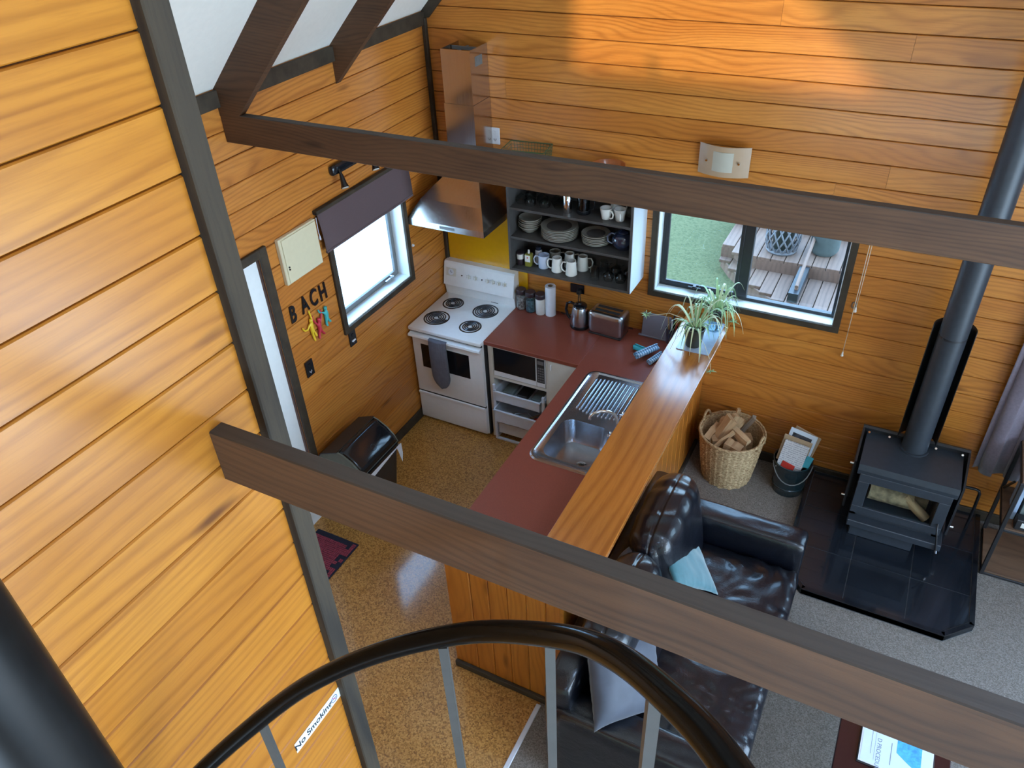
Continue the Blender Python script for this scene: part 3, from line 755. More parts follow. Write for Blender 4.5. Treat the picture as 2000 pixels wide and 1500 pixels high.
for i, x in enumerate((0.247, 0.307, 0.412, 0.461, 0.512, 0.562)):
    p = on_panel(x, 0.55); q = p + nrm * 0.014
    o = B().cyl(p, p + nrm * 0.006, 0.0165, n=20).cyl(p + nrm * 0.006, q, 0.012, 0.010, n=20).put('knob', 'cream', st, smooth=40)
    bb = B(); a_ = Vector((0.0025, 0, 0)); k_ = bb.box(-0.0022, 0.0022, -0.004, 0.0, -0.0125, 0.0125, rot=face_rot().to_matrix()).put('knob_grip', 'white', o); k_.location = q + nrm * 0.003
for x in (0.186, 0.365):
    p = on_panel(x, 0.55); B().cyl(p, p + nrm * 0.004, 0.0055, n=12).put('indicator', 'coil', st, smooth=40)
p = on_panel(0.088, 0.62)
ck = B().box(-0.045, 0.045, -0.003, 0.0, -0.032, 0.032, bev=0.001, rot=face_rot().to_matrix()).put('clock', 'cream', st); ck.location = p
t_ = B().cyl((0, -0.003, 0), (0, -0.006, 0.001), 0.024, n=28).put('dial', 'tin', ck, smooth=30)
hd = B().box(-0.0012, 0.0012, -0.009, -0.006, 0, 0.018).box(0, 0.013, -0.009, -0.006, -0.0012, 0.0012).put('hands', 'blacktext', ck)
# faint control markings
b = B()
for x in (0.247, 0.307, 0.412, 0.461, 0.512, 0.562):
    for k in range(5):
        a = math.radians(-120 + 60 * k); p = on_panel(x + 0.021 * math.sin(a), 0.55 + 0.021 * math.cos(a) / 0.18)
        b.box(p.x - 0.0008, p.x + 0.0008, p.y - 0.001, p.y + 0.001, p.z - 0.0015, p.z + 0.0015)
b.put('control_marks', 'greytext', st)
for (x, y, R_) in ((0.163, -0.226, 0.079), (0.456, -0.232, 0.096), (0.158, -0.466, 0.096), (0.459, -0.474, 0.080)):
    bu = B().lathe([(R_ + 0.006, 0.9), (R_ + 0.004, 0.9035), (R_ - 0.004, 0.9035), (R_ - 0.008, 0.896)], 40, c=(x, y, 0), cap=False).put('burner', 'blackgloss', st, smooth=50)
    B().lathe([(0.001, 0.8925), (R_ * 0.5, 0.8925), (R_ - 0.006, 0.899)], 36, c=(x, y, 0), cap=False).put('drip_bowl', 'bowlm', bu, smooth=50)
    pts = []
    turns = 4 if R_ > 0.09 else 3.4
    for k in range(int(turns * 26) + 1):
        a = k / 26 * 2 * PI; r = 0.016 + (R_ - 0.026) * k / (turns * 26); pts.append((x + r * math.cos(a), y + r * math.sin(a), 0.9045))
    B().tube(pts, 0.0042, n=7).put('coil', 'coil', bu, smooth=True)
B().box(0.425, 0.490, -0.092, -0.084, 0.8985, 0.9008).put('oven_vent', 'rubber', st)
dr_ = B().box(SX0 + 0.004, SX1 - 0.004, SY0, SY0 + 0.03, 0.300, 0.848, bev=0.006, seg=2).put('oven_door', 'white', st, smooth=30)
B().box(0.098, 0.522, SY0 - 0.002, SY0 + 0.004, 0.540, 0.752, bev=0.001).put('oven_window', 'blackgloss', dr_)
B().prism([(-0.632, 0.815), (-0.668, 0.822), (-0.676, 0.830), (-0.672, 0.844), (-0.632, 0.850)], 'x', SX0 + 0.0, SX1 - 0.0).put('door_handle', 'white', dr_)
dw_ = B().box(SX0 + 0.004, SX1 - 0.004, SY0, SY0 + 0.03, 0.030, 0.286, bev=0.006, seg=2).put('warming_drawer', 'white', st, smooth=30)
B().prism([(-0.632, 0.270), (-0.645, 0.274), (-0.645, 0.290), (-0.632, 0.292)], 'x', SX0 + 0.01, SX1 - 0.01).put('drawer_pull', 'white', dw_)
B().box(SX0 + 0.006, SX1 - 0.006, SY0 + 0.006, SY0 + 0.022, 0.846, 0.872).box(SX0 + 0.006, SX1 - 0.006, SY0 + 0.006, SY0 + 0.022, 0.284, 0.302).put('shadow_gap', 'rubber', st)
B().box(SX1 - 0.004, SX1 + 0.012, SY0 + 0.03, -0.04, 0.02, 0.86).put('side_gap', 'rubber', st)
# oven mitt over the handle
bm = bmesh.new()
def mitt(u, v):               # u -1..1, v 0 top .. 1 bottom
    w = 0.074 - 0.0 * v
    if v > 0.72: w = 0.074 * math.sqrt(max(0.0, 1 - ((v - 0.72) / 0.28) ** 2)) + 0.001
    z = 0.852 - 0.43 * v
    y = -0.690 - 0.012 * math.cos(u * PI / 2) - 0.010 * math.sin(v * PI)
    y += 0.0025 * math.sin((u * 26 + v * 60)) * math.sin((u * 26 - v * 60)) * (1 if v < 0.55 else 0.2)
    return (0.288 + u * w + 0.012 * (v - 0.2), y, z)
G = [[bm.verts.new(mitt(-1 + 2 * i / 24, j / 46)) for i in range(25)] for j in range(47)]
for j in range(46):
    for i in range(24): bm.faces.new((G[j][i], G[j][i + 1], G[j + 1][i + 1], G[j + 1][i]))
H = [[bm.verts.new((mitt(-1 + 2 * i / 24, j / 46)[0], -0.676 + (0.012 if j < 3 else -0.002), mitt(0, j / 46)[2])) for i in range(25)] for j in range(47)]
for j in range(46):
    for i in range(24): bm.faces.new((H[j][i + 1], H[j][i], H[j + 1][i], H[j + 1][i + 1]))
for j in range(46):
    bm.faces.new((G[j][0], G[j + 1][0], H[j + 1][0], H[j][0])); bm.faces.new((G[j + 1][24], G[j][24], H[j][24], H[j + 1][24]))
for i in range(24): bm.faces.new((G[46][i], G[46][i + 1], H[46][i + 1], H[46][i]))
for i in range(24): bm.faces.new((H[0][i], H[0][i + 1], G[0][i + 1], G[0][i]))
tag(finish(bm, 'oven_mitt', 'mitt', None, smooth=True), 'grey quilted oven mitt hanging over the stove door handle', 'oven mitt')

# yellow splashback and range hood
tag(B().box(0.034, 0.716, -0.012, -0.001, 0.96, 1.60).put('splashback_panel', 'yellow'), 'glossy yellow splashback panel behind the stove', 'splashback')
hd_ = thing('range_hood', 'stainless steel canopy range hood with tall open chimney duct', 'range hood', (0, 0, 0))
Y0h, Y1h = -0.478, -0.014
bm = bmesh.new()
X0h, X1h = -0.0 + 0.012, 0.632
rim0 = [bm.verts.new(v) for v in ((X0h, Y0h, 1.655), (X1h, Y0h, 1.655), (X1h, Y1h, 1.655), (X0h, Y1h, 1.655))]
rim1 = [bm.verts.new(v) for v in ((X0h, Y0h, 1.700), (X1h, Y0h, 1.700), (X1h, Y1h, 1.700), (X0h, Y1h, 1.700))]
CX0, CX1, CY0 = 0.254, 0.478, -0.235
prev = rim1
for t in (0.33, 0.66, 1.0):
    k = t ** 0.75
    ring = [bm.verts.new(v) for v in ((X0h + (CX0 - X0h) * t, Y0h + (CY0 - Y0h) * t, 1.70 + 0.30 * k), (X1h + (CX1 - X1h) * t, Y0h + (CY0 - Y0h) * t, 1.70 + 0.30 * k), (X1h + (CX1 - X1h) * t, Y1h, 1.70 + 0.30 * k), (X0h + (CX0 - X0h) * t, Y1h, 1.70 + 0.30 * k))]
    sew2 = lambda a, b_: [bm.faces.new((a[i], a[(i + 1) % 4], b_[(i + 1) % 4], b_[i])) for i in range(4)]
    sew2(prev, ring); prev = ring
sew2(rim0, rim1); bm.faces.new(rim0[::-1])
finish(bm, 'canopy', 'steel_v', hd_)
def duct(name, x0, x1, y0, y1, z0_, z1_, t=0.003):
    return B().box(x0, x1, y0, y0 + t, z0_, z1_).box(x0, x0 + t, y0 + t, y1, z0_, z1_).box(x1 - t, x1, y0 + t, y1, z0_, z1_).put(name, 'steel_v', hd_)
duct('lower_chimney', CX0, CX1, CY0, -0.002, 1.98, 2.46)
up = duct('upper_chimney', CX0 + 0.004, CX1 - 0.004, CY0 + 0.004, -0.002, 2.44, 2.800)
B().box(CX0 + 0.01, CX1 - 0.01, -0.10, -0.085, 2.77, 2.79).box(CX0 + 0.07, CX0 + 0.085, CY0 + 0.01, -0.004, 2.768, 2.775).put('bracket', 'gray', up)
b = B()
for i in range(7): b.box(CX1 - 0.006, CX1 - 0.0005, -0.165 + i * 0.013, -0.159 + i * 0.013, 2.69, 2.75)
b.put('vent_slots', 'gray', up)
B().box(X0h + 0.03, X1h - 0.03, Y0h + 0.03, Y1h - 0.03, 1.650, 1.656).put('filter', 'gray', hd_)
B().box(0.28, 0.40, Y0h - 0.002, Y0h, 1.668, 1.688).put('button_strip', 'gray', hd_)

# ------------------------------------------------------------------ base unit with microwave and drawers
bu = thing('base_cabinet', 'white open base cabinet between stove and peninsula', 'cabinet', (0, 0, 0))
b = B().box(0.662, 0.700, -0.585, -0.02, 0.0, 0.866, bev=0.002).box(1.135, 1.155, -0.585, -0.02, 0.0, 0.866, bev=0.002).box(0.700, 1.135, -0.585, -0.02, 0.575, 0.598).box(0.700, 1.135, -0.04, -0.02, 0.0, 0.866)
b.put('carcass', 'cream', bu)
cd = B().box(1.157, 1.428, -0.600, -0.580, 0.06, 0.862, bev=0.003).put('door', 'cream', bu)
B().box(1.18, 1.19, -0.612, -0.600, 0.79, 0.84, bev=0.003).put('handle', 'white', cd)
mw = thing('microwave', 'white microwave with black glass door under the worktop', 'microwave', (0.918, -0.33, 0.60))
B().box(-0.214, 0.214, -0.245, 0.28, 0.0, 0.262, bev=0.004).put('case', 'white', mw)
md = B().box(-0.212, 0.140, -0.258, -0.245, 0.004, 0.258, bev=0.002).put('door', 'white', mw)
B().box(-0.206, 0.136, -0.261, -0.258, 0.050, 0.252).put('door_glass', 'blackgloss', md)
mp = B().box(0.144, 0.212, -0.258, -0.245, 0.004, 0.258, bev=0.002).put('control_panel', 'white', mw)
B().box(0.148, 0.208, -0.261, -0.258, 0.045, 0.252).put('keypad', 'black', mp)
b = B()
for i in range(3):
    for j in range(6): b.box(0.156 + i * 0.017, 0.168 + i * 0.017, -0.262, -0.261, 0.055 + j * 0.022, 0.068 + j * 0.022)
b.box(0.154, 0.202, -0.262, -0.261, 0.205, 0.235); b.put('buttons', 'gray', mp)
# runner frame with three white pull-out baskets
fr = thing('drawer_rack', 'white runner rack holding pull-out plastic drawers beside the stove', 'drawer rack', (0, 0, 0))
b = B()
for x in (0.708, 1.118):
    b.box(x - 0.011, x + 0.011, -0.615, -0.595, 0.0, 0.53, bev=0.003).box(x - 0.011, x + 0.011, -0.08, -0.06, 0.0, 0.53, bev=0.003)
    for z in (0.015, 0.17, 0.335, 0.475): b.box(x - 0.006, x + 0.006, -0.60, -0.07, z - 0.008, z + 0.008)
b.box(0.71, 1.12, -0.615, -0.595, 0.0, 0.02, bev=0.003)
b.put('frame', 'basketwhite', fr)
for z, pull, h in ((0.44, 0.03, 0.085), (0.27, 0.055, 0.11), (0.115, 0.0, 0.10)):
    y0, y1 = -0.61 - pull, -0.12 - pull
    d_ = B()
    t = 0.004
    d_.box(0.724, 1.102, y0 + 0.01, y0 + 0.01 + t, z - h / 2, z + h / 2).box(0.724, 1.102, y1 - t, y1, z - h / 2, z + h / 2).box(0.724, 0.728, y0 + 0.01, y1, z - h / 2, z + h / 2).box(1.098, 1.102, y0 + 0.01, y1, z - h / 2, z + h / 2).box(0.724, 1.102, y0 + 0.01, y1, z - h / 2, z - h / 2 + t)
    dd = d_.put('drawer', 'basketwhite', fr)
    frame_rect_b = B()
    for (a0, a1, c0, c1) in ((0.714, 1.112, y0, y0 + 0.016), (0.714, 1.112, y1 - 0.01, y1), (0.714, 0.728, y0, y1), (1.098, 1.112, y0, y1)):
        frame_rect_b.box(a0, a1, c0, c1, z + h / 2 - 0.004, z + h / 2 + 0.008, bev=0.002)
    frame_rect_b.put('drawer_rim', 'basketwhite', dd)
def utensil(name, mat, label, pts, r, cat='utensil'):
    o = B().tube(pts, r, n=8).put(name, mat, None, smooth=60)
    return tag(o, label, cat)
utensil('whisk_handle', 'steel', 'curved steel utensil lying in the middle pull-out drawer', [(0.80, -0.60, 0.235), (0.86, -0.54, 0.25), (0.93, -0.50, 0.245), (0.98, -0.52, 0.235)], 0.006)
utensil('wooden_spoon', 'log', 'wooden spoon lying in the middle pull-out drawer', [(0.92, -0.62, 0.235), (0.97, -0.56, 0.245), (1.03, -0.48, 0.25)], 0.007)
tag(B().rbox((1.045, -0.58, 0.245), (0.035, 0.045, 0.018), 0.016, n=4).put('orange_scoop', 'red', None, smooth=True), 'orange-red plastic scoop in the right of the middle drawer', 'scoop')
tag(B().lathe([(0.045, 0.22), (0.05, 0.235), (0.042, 0.262), (0.034, 0.262), (0.04, 0.235)], 20, c=(0.86, -0.58, 0)).put('glass_dish', 'glassware', None, smooth=40), 'round clear dish in the left of the middle pull-out drawer', 'dish')
for i in range(3):
    x = 0.79 + i * 0.12
    tag(B().box(x - 0.045, x + 0.045, -0.55, -0.30, 0.405, 0.44, bev=0.006).put('packet', 'bookgreen' if i != 1 else 'black', None), ['dark packet at the left of the top pull-out drawer', 'black packet in the middle of the top pull-out drawer', 'dark packet at the right of the top pull-out drawer'][i], 'packet')

# ------------------------------------------------------------------ wall shelf and crockery
sh = thing('wall_shelf', 'dark grey open wall shelf unit full of crockery', 'shelf', (0, 0, 0))
SXa, SXb, SD = 0.708, 1.622, -0.270
ZS = (1.333, 1.580, 1.797, 2.020)
B().box(SXa, SXa + 0.018, SD, -0.002, ZS[0], ZS[3]).put('side_panel', 'shelfgrey', sh)
sp_ = B().box(SXb - 0.018, SXb - 0.001, SD, -0.002, ZS[0], ZS[3]).put('side_panel', 'shelfgrey', sh)
B().box(SXb - 0.001, SXb + 0.003, SD + 0.002, -0.002, ZS[0], ZS[3]).put('outer_face', 'shelfwhite', sp_)['label'] = 'pale outer face'
for i, z in enumerate(ZS): B().box(SXa + (0.018 if 0 < i < 3 else 0), SXb - (0.018 if 0 < i < 3 else 0), SD + (0.004 if 0 < i < 3 else 0), -0.004, z, z + 0.018, bev=0.001).put('shelf_board', 'shelfgrey', sh)
B().box(SXa + 0.018, SXb - 0.018, -0.008, -0.003, ZS[0] + 0.018, ZS[3]).put('back_panel', 'shelfgrey', sh)
def top(i): return ZS[i] + 0.018
ordn = ['bottom', 'second from bottom', 'third from bottom', 'fourth from bottom', 'fifth from bottom', 'sixth from bottom', 'seventh from bottom', 'eighth from bottom']
def stack(name, prof, x, y, z, n, dz, what, cat, grp, mats='china', jit=0.003):
    me = None
    for i in range(n):
        if me is None: o = B().lathe(prof, 36).put(name, mats, None, smooth=35); me = o.data
        else: o = bpy.data.objects.new(name, me); COL.objects.link(o)
        o.location = (x + random.uniform(-jit, jit), y + random.uniform(-jit, jit), z + i * dz)
        pos = 'topmost' if i == n - 1 else ordn[i]
        tag(o, '%s, %s of its stack on the middle shelf' % (what, pos), cat, grp)
plate_l = [(0.070, 0.0), (0.072, 0.003), (0.128, 0.014), (0.130, 0.019), (0.126, 0.020), (0.085, 0.0095), (0.002, 0.0085)]
stack('dinner_plate', plate_l, 1.046, -0.138, top(1), 7, 0.0115, 'large taupe dinner plate', 'plate', 'dinner plates on the shelf')
stack('side_plate', [(r * 0.76, z) for r, z in plate_l], 1.316, -0.132, top(1), 6, 0.0115, 'small taupe side plate', 'plate', 'side plates on the shelf')
bowl_p = [(0.035, 0.0), (0.037, 0.004), (0.062, 0.022), (0.082, 0.050), (0.080, 0.052), (0.058, 0.026), (0.002, 0.010)]
stack('bowl', bowl_p, 0.818, -0.138, top(1), 5, 0.0145, 'small taupe bowl', 'bowl', 'bowls on the shelf')
# the tops show a darker glaze
for nm, x, y, z, r in (('dinner_plate', 1.046, -0.138, top(1) + 6 * 0.0115 + 0.0098, 0.088), ('side_plate', 1.316, -0.132, top(1) + 5 * 0.0115 + 0.0094, 0.064)):
    host = [o for o in bpy.data.objects if o.name.startswith(nm) and 'topmost' in o.get('label', '')][0]
    B().lathe([(0.001, 0.0098 if r > 0.07 else 0.0097), (r, 0.0112)], 32, cap=False).put('glaze', 'china_dark', host, smooth=True)['label'] = 'dark glazed centre'
# teapot
tp = thing('teapot', 'dark navy glazed teapot at the right end of the middle shelf', 'teapot', (1.515, -0.145, top(1)), 0.5)
B().lathe([(0.042, 0), (0.050, 0.004), (0.072, 0.035), (0.078, 0.065), (0.070, 0.095), (0.050, 0.115), (0.040, 0.120), (0.002, 0.121)], 32).put('body', 'navy', tp, smooth=50)
B().lathe([(0.042, 0.118), (0.036, 0.130), (0.012, 0.137), (0.006, 0.142), (0.012, 0.150), (0.010, 0.157), (0.001, 0.159)], 24).put('lid', 'navy', tp, smooth=50)
B().tube([(0.062, 0, 0.050), (0.090, 0, 0.066), (0.105, 0, 0.095), (0.118, 0, 0.112)], [0.018, 0.014, 0.010, 0.008], n=12).put('spout', 'navy', tp, smooth=60)
B().tube([(-0.055, 0, 0.105), (-0.080, 0, 0.118), (-0.105, 0, 0.095), (-0.105, 0, 0.060), (-0.074, 0, 0.040)], 0.007, n=10).put('handle', 'navy', tp, smooth=60)
# mugs
def mug(x, y, z, label, mat, r0, r1, h, ang, name='mug', tilt=None, grp='mugs on the bottom shelf'):
    m_ = thing(name, label, 'mug', (x, y, z), ang, grp)
    if tilt: m_.rotation_euler = tilt
    B().lathe([(r0 * 0.92, 0), (r0, 0.004), (r1, h), (r1 - 0.004, h), (r0 - 0.005, 0.008), (0.002, 0.007)], 28).put('cup', mat, m_, smooth=40)
    rr = (r0 + r1) / 2
    B().tube([(r1 * 0.96, 0, h * 0.84), (rr + 0.022, 0, h * 0.86), (rr + 0.034, 0, h * 0.62), (rr + 0.030, 0, h * 0.34), (rr + 0.012, 0, h * 0.18), (r0 * 0.97, 0, h * 0.20)], 0.0052, n=8).put('handle', mat, m_, smooth=60)
    return m_
zb0 = top(0)
mug(0.935, -0.170, zb0, 'pale blue-white straight mug, leftmost of the front mugs on the bottom shelf', 'mugblue', 0.040, 0.041, 0.098, PI * 1.06)
mug(1.046, -0.185, zb0, 'white tapered mug, middle of the front mugs on the bottom shelf', 'mugwhite', 0.042, 0.033, 0.105, PI * 1.08)
mug(1.160, -0.195, zb0, 'white tapered mug, rightmost of the front mugs on the bottom shelf', 'mugwhite', 0.042, 0.033, 0.108, PI * 1.08)
mug(0.985, -0.085, zb0, 'grey-white mug behind the pale blue mug on the bottom shelf', 'china', 0.040, 0.040, 0.100, 0.4)
mug(1.100, -0.088, zb0, 'white mug behind the middle tapered mug on the bottom shelf', 'mugwhite', 0.042, 0.033, 0.105, 0.6)
mug(1.205, -0.098, zb0, 'white mug behind the rightmost tapered mug on the bottom shelf', 'mugwhite', 0.042, 0.034, 0.107, 0.2)
# top-shelf mugs
mug(1.405, -0.190, top(2), 'round white cup with a handle, left of the pair on the upper shelf', 'mugwhite', 0.030, 0.042, 0.075, -0.5, grp='cups on the upper shelf')
mug(1.500, -0.185, top(2), 'round white cup, right of the pair on the upper shelf', 'mugwhite', 0.030, 0.042, 0.080, -1.2, grp='cups on the upper shelf')
mug(1.440, -0.100, top(2), 'white cup standing behind the pair on the upper shelf', 'mugwhite', 0.030, 0.040, 0.085, 0.3, grp='cups on the upper shelf')
stack2 = None
for i in range(4):
    if stack2 is None: stack2 = B().lathe([(0.03, 0), (0.05, 0.006), (0.052, 0.010), (0.03, 0.006), (0.001, 0.005)], 24).put('saucer', 'china', None, smooth=35); o = stack2
    else: o = bpy.data.objects.new('saucer', stack2.data); COL.objects.link(o)
    o.location = (1.552, -0.085, top(2) + i * 0.008); tag(o, 'taupe saucer, %s of the stack at the right end of the upper shelf' % ('topmost' if i == 3 else ordn[i]), 'saucer', 'saucers on the upper shelf')
# glassware
def tumbler(x, y, z, label, r=0.034, h=0.10, grp='glasses on the bottom shelf'):
    o = B().lathe([(r * 0.85, h), (r, 0.0), (r - 0.003, 0.0), (r * 0.85 - 0.003, h - 0.008), (0.001, h - 0.008)], 24).put('tumbler', 'glassware', None, smooth=40)
    o.location = (x, y, z); return tag(o, label, 'glass', grp)
def goblet(x, y, z, label, up=False, h=0.14, grp='wine glasses on the bottom shelf', r=0.036):
    pr = [(0.032, 0.0), (0.030, 0.003), (0.005, 0.008), (0.004, h * 0.45), (0.012, h * 0.5), (r, h * 0.68), (r, h * 0.85), (r * 0.85, h), (r * 0.85 - 0.002, h), (r - 0.002, h * 0.84), (r - 0.003, h * 0.7), (0.008, h * 0.53)]
    if not up: pr = [(a, h - b_) for a, b_ in pr]
    o = B().lathe(pr, 24, cap=False).put('wine_glass', 'glassware', None, smooth=50); o.location = (x, y, z)
    return tag(o, label, 'glass', grp)
tumbler(1.275, -0.100, zb0, 'clear tumbler upside down beside the rear mugs')
tumbler(1.335, -0.195, zb0, 'clear tumbler upside down, frontmost on the bottom shelf')
tumbler(1.365, -0.095, zb0, 'clear tumbler upside down behind the frontmost tumbler')
goblet(1.430, -0.170, zb0, 'clear stemmed glass upside down, front left of the bottom-shelf group')
goblet(1.515, -0.165, zb0, 'clear stemmed glass upside down, front right of the bottom-shelf group')
goblet(1.450, -0.075, zb0, 'clear stemmed glass upside down, rear left of the bottom-shelf group')
goblet(1.545, -0.080, zb0, 'clear stemmed glass upside down, rear right of the bottom-shelf group')
for i, (x, y) in enumerate(((0.765, -0.16), (0.845, -0.18), (0.90, -0.10), (0.95, -0.17), (1.01, -0.10), (0.80, -0.08), (1.05, -0.15))):
    goblet(x, y, top(2), ['clear round glass at the left end of the upper shelf', 'clear round glass second from the left on the upper shelf', 'clear glass behind the third place on the upper shelf', 'clear glass front and centre-left on the upper shelf', 'clear glass behind the centre-left glass on the upper shelf', 'clear glass in the rear left corner of the upper shelf', 'clear glass just left of the silver canister on the upper shelf'][i], up=False, h=0.12, grp='wine glasses on the upper shelf', r=0.040)
# silver canister and coffee press
o = B().lathe([(0.030, 0), (0.031, 0.002), (0.031, 0.125), (0.029, 0.13), (0.001, 0.131)], 28, c=(1.130, -0.195, top(2))).put('steel_canister', 'chrome', None, smooth=40, off=(1.130, -0.195, top(2)))
tag(o, 'polished steel canister on the upper shelf beside the coffee press', 'canister')
cp = thing('coffee_press', 'black and glass coffee press on the upper shelf', 'coffee press', (1.235, -0.165, top(2)))
B().lathe([(0.046, 0.0), (0.048, 0.004), (0.046, 0.03), (0.042, 0.03)], 28).put('base', 'blackgloss', cp, smooth=40)
B().lathe([(0.042, 0.012), (0.043, 0.15), (0.041, 0.15), (0.040, 0.014)], 28, cap=False).put('beaker', 'tealglass', cp, smooth=40)
B().tube([(0.04, 0, 0.03), (0.075, 0, 0.04), (0.078, 0, 0.12), (0.043, 0, 0.14)], 0.006, n=8).put('handle', 'blackgloss', cp, smooth=50)
B().lathe([(0.044, 0.148), (0.044, 0.160), (0.006, 0.166), (0.006, 0.185), (0.012, 0.19), (0.001, 0.197)], 24).put('lid', 'blackgloss', cp, smooth=40)
# bottles in the lower left of the shelf
j1 = thing('spice_jar', 'dark jar with white label and maroon lid at the left of the bottom shelf', 'jar', (0.757, -0.190, zb0))
B().lathe([(0.024, 0), (0.026, 0.004), (0.026, 0.062), (0.024, 0.066)], 22).put('glass_body', 'plum', j1, smooth=40)
B().lathe([(0.0265, 0.046), (0.0275, 0.050), (0.0275, 0.082), (0.0265, 0.085)], 22).put('paper_label', 'mugwhite', j1, smooth=40)
B().lathe([(0.027, 0.085), (0.028, 0.088), (0.028, 0.096), (0.001, 0.097)], 22).put('lid', 'plum', j1, smooth=40)
j2 = thing('oil_bottle', 'small square oil bottle with a white printed label on the bottom shelf', 'bottle', (0.826, -0.190, zb0))
B().box(-0.024, 0.024, -0.024, 0.024, 0, 0.098, bev=0.006, seg=2).put('bottle_body', 'oil', j2, smooth=40)
B().box(-0.021, 0.021, -0.0255, -0.024, 0.040, 0.090).put('paper_label', 'mugwhite', j2)
B().box(-0.004, 0.004, -0.0265, -0.0255, 0.068, 0.078).put('label_mark', 'red', j2)
B().cyl((0, 0, 0.098), (0, 0, 0.125), 0.008, 0.006, n=12).put('pourer', 'mugwhite', j2, smooth=40)
j3 = thing('sauce_bottle', 'bottle with a navy cap behind the oil bottle', 'bottle', (0.868, -0.115, zb0))
B().lathe([(0.026, 0), (0.026, 0.09), (0.018, 0.102)], 20).put('bottle_body', 'tin', j3, smooth=40)
B().lathe([(0.020, 0.10), (0.021, 0.125), (0.001, 0.127)], 20).put('cap', 'navy', j3, smooth=40)
# on top of the unit
zt3 = ZS[3] + 0.018
gb = thing('wire_basket', 'green wire mesh basket on top of the wall shelf', 'basket', (0.800, -0.12, zt3), 0.1)
b = B()
W_, D_, H_ = 0.15, 0.095, 0.155
for i in range(15):
    x = -W_ + 2 * W_ * i / 14
    b.tube([(x, -D_, H_), (x * 0.9, -D_ * 0.85, 0), (x * 0.9, D_ * 0.85, 0), (x, D_, H_)], 0.0016, n=4)
for i in range(9):
    y = -D_ + 2 * D_ * i / 8
    b.tube([(-W_, y, H_), (-W_ * 0.9, y * 0.85, 0), (W_ * 0.9, y * 0.85, 0), (W_, y, H_)], 0.0016, n=4)
for j in range(8):
    k = 0.9 + 0.1 * j / 7; kk = 0.85 + 0.15 * j / 7; z = H_ * j / 7
    b.tube([(-W_ * k, -D_ * kk, z), (W_ * k, -D_ * kk, z), (W_ * k, D_ * kk, z), (-W_ * k, D_ * kk, z)], 0.0018 if j < 7 else 0.004, n=4, closed=True)
b.put('mesh', 'greenwire', gb)['kind'] = 'stuff'
tag(B().lathe([(0.05, 0), (0.06, 0.004), (0.11, 0.09), (0.115, 0.115), (0.109, 0.115), (0.10, 0.088), (0.05, 0.010), (0.001, 0.01)], 32).put('wooden_bowl', 'woodbowl', None, smooth=40), 'orange wooden bowl on top of the wall shelf, just above the far beam', 'bowl')
bpy.data.objects['wooden_bowl'].location = (1.385, -0.13, zt3)

# ------------------------------------------------------------------ things on the worktop
ZW = 0.9005
def pantry(x, y, label, fill, mat_body='jarglass', n='storage_jar'):
    j = thing(n, label, 'jar', (x, y, ZW), 0, 'lidded jars beside the stove')
    B().lathe([(0.036, 0), (0.039, 0.004), (0.039, 0.125), (0.034, 0.135)], 26).put('jar_body', mat_body, j, smooth=40)
    if fill: B().lathe([(0.034, 0.004), (0.036, 0.008), (0.036, 0.105), (0.001, 0.110)], 22).put('contents', fill, j, smooth=40)
    B().lathe([(0.038, 0.132), (0.040, 0.135), (0.040, 0.165), (0.037, 0.170), (0.001, 0.171)], 26).put('lid', 'plum', j, smooth=40)
pantry(0.690, -0.075, 'glass jar of mixed sachets with a dark lid, next to the stove', 'jarfill')
pantry(0.775, -0.085, 'teal glass jar of tea bags with a dark lid, between two other jars', 'jarblue')
pantry(0.858, -0.085, 'white jar with a dark lid, nearest the paper towel', None, 'mugwhite')
pt = thing('paper_towel_roll', 'white paper towel roll standing on end on the worktop', 'paper towel', (0.935, -0.070, ZW))
B().lathe([(0.019, 0.0), (0.040, 0.0), (0.040, 0.245), (0.019, 0.245)], 30, cap=False).put('roll', 'tin', pt, smooth=40)
B().lathe([(0.017, 0.0), (0.019, 0.0), (0.019, 0.247), (0.017, 0.247)], 20, cap=False).put('core_tube', 'kraft', pt, smooth=40)
kt = thing('kettle', 'brushed steel electric kettle with black handle and lid', 'kettle', (1.205, -0.135, ZW), PI * 0.95)
B().lathe([(0.072, 0), (0.075, 0.004), (0.074, 0.022), (0.070, 0.024)], 32).put('base', 'blackgloss', kt, smooth=40)
B().lathe([(0.070, 0.024), (0.072, 0.03), (0.070, 0.07), (0.062, 0.13), (0.053, 0.165), (0.050, 0.17)], 36).put('jug', 'steel', kt, smooth=50)
B().lathe([(0.051, 0.168), (0.052, 0.176), (0.046, 0.184), (0.014, 0.188), (0.010, 0.196), (0.001, 0.198)], 28).put('lid', 'blackgloss', kt, smooth=50)
B().tube([(0.046, 0, 0.172), (0.080, 0, 0.178), (0.112, 0, 0.160), (0.122, 0, 0.11), (0.110, 0, 0.06), (0.082, 0, 0.035), (0.066, 0, 0.035)], 0.0105, n=12).put('handle', 'blackgloss', kt, smooth=60)
B().prism([(-0.048, 0.168), (-0.070, 0.168), (-0.056, 0.135), (-0.046, 0.130)], 'y', -0.014, 0.014).put('spout', 'steel_v', kt)
to = thing('toaster', 'brushed steel two-slice toaster with dark slots', 'toaster', (1.43, -0.132, ZW), -0.06)
bm = bmesh.new(); rbox(bm, (0, 0, 0.098), (0.135, 0.082, 0.090), 0.030, n=8); finish(bm, 'case', 'steel', to, smooth=True)
B().box(-0.125, 0.125, -0.074, 0.074, 0.0, 0.012, bev=0.003).put('foot', 'black', to)
B().box(-0.095, 0.095, -0.040, -0.012, 0.1875, 0.1895).box(-0.095, 0.095, 0.012, 0.040, 0.1875, 0.1895).put('slots', 'rubber', to)
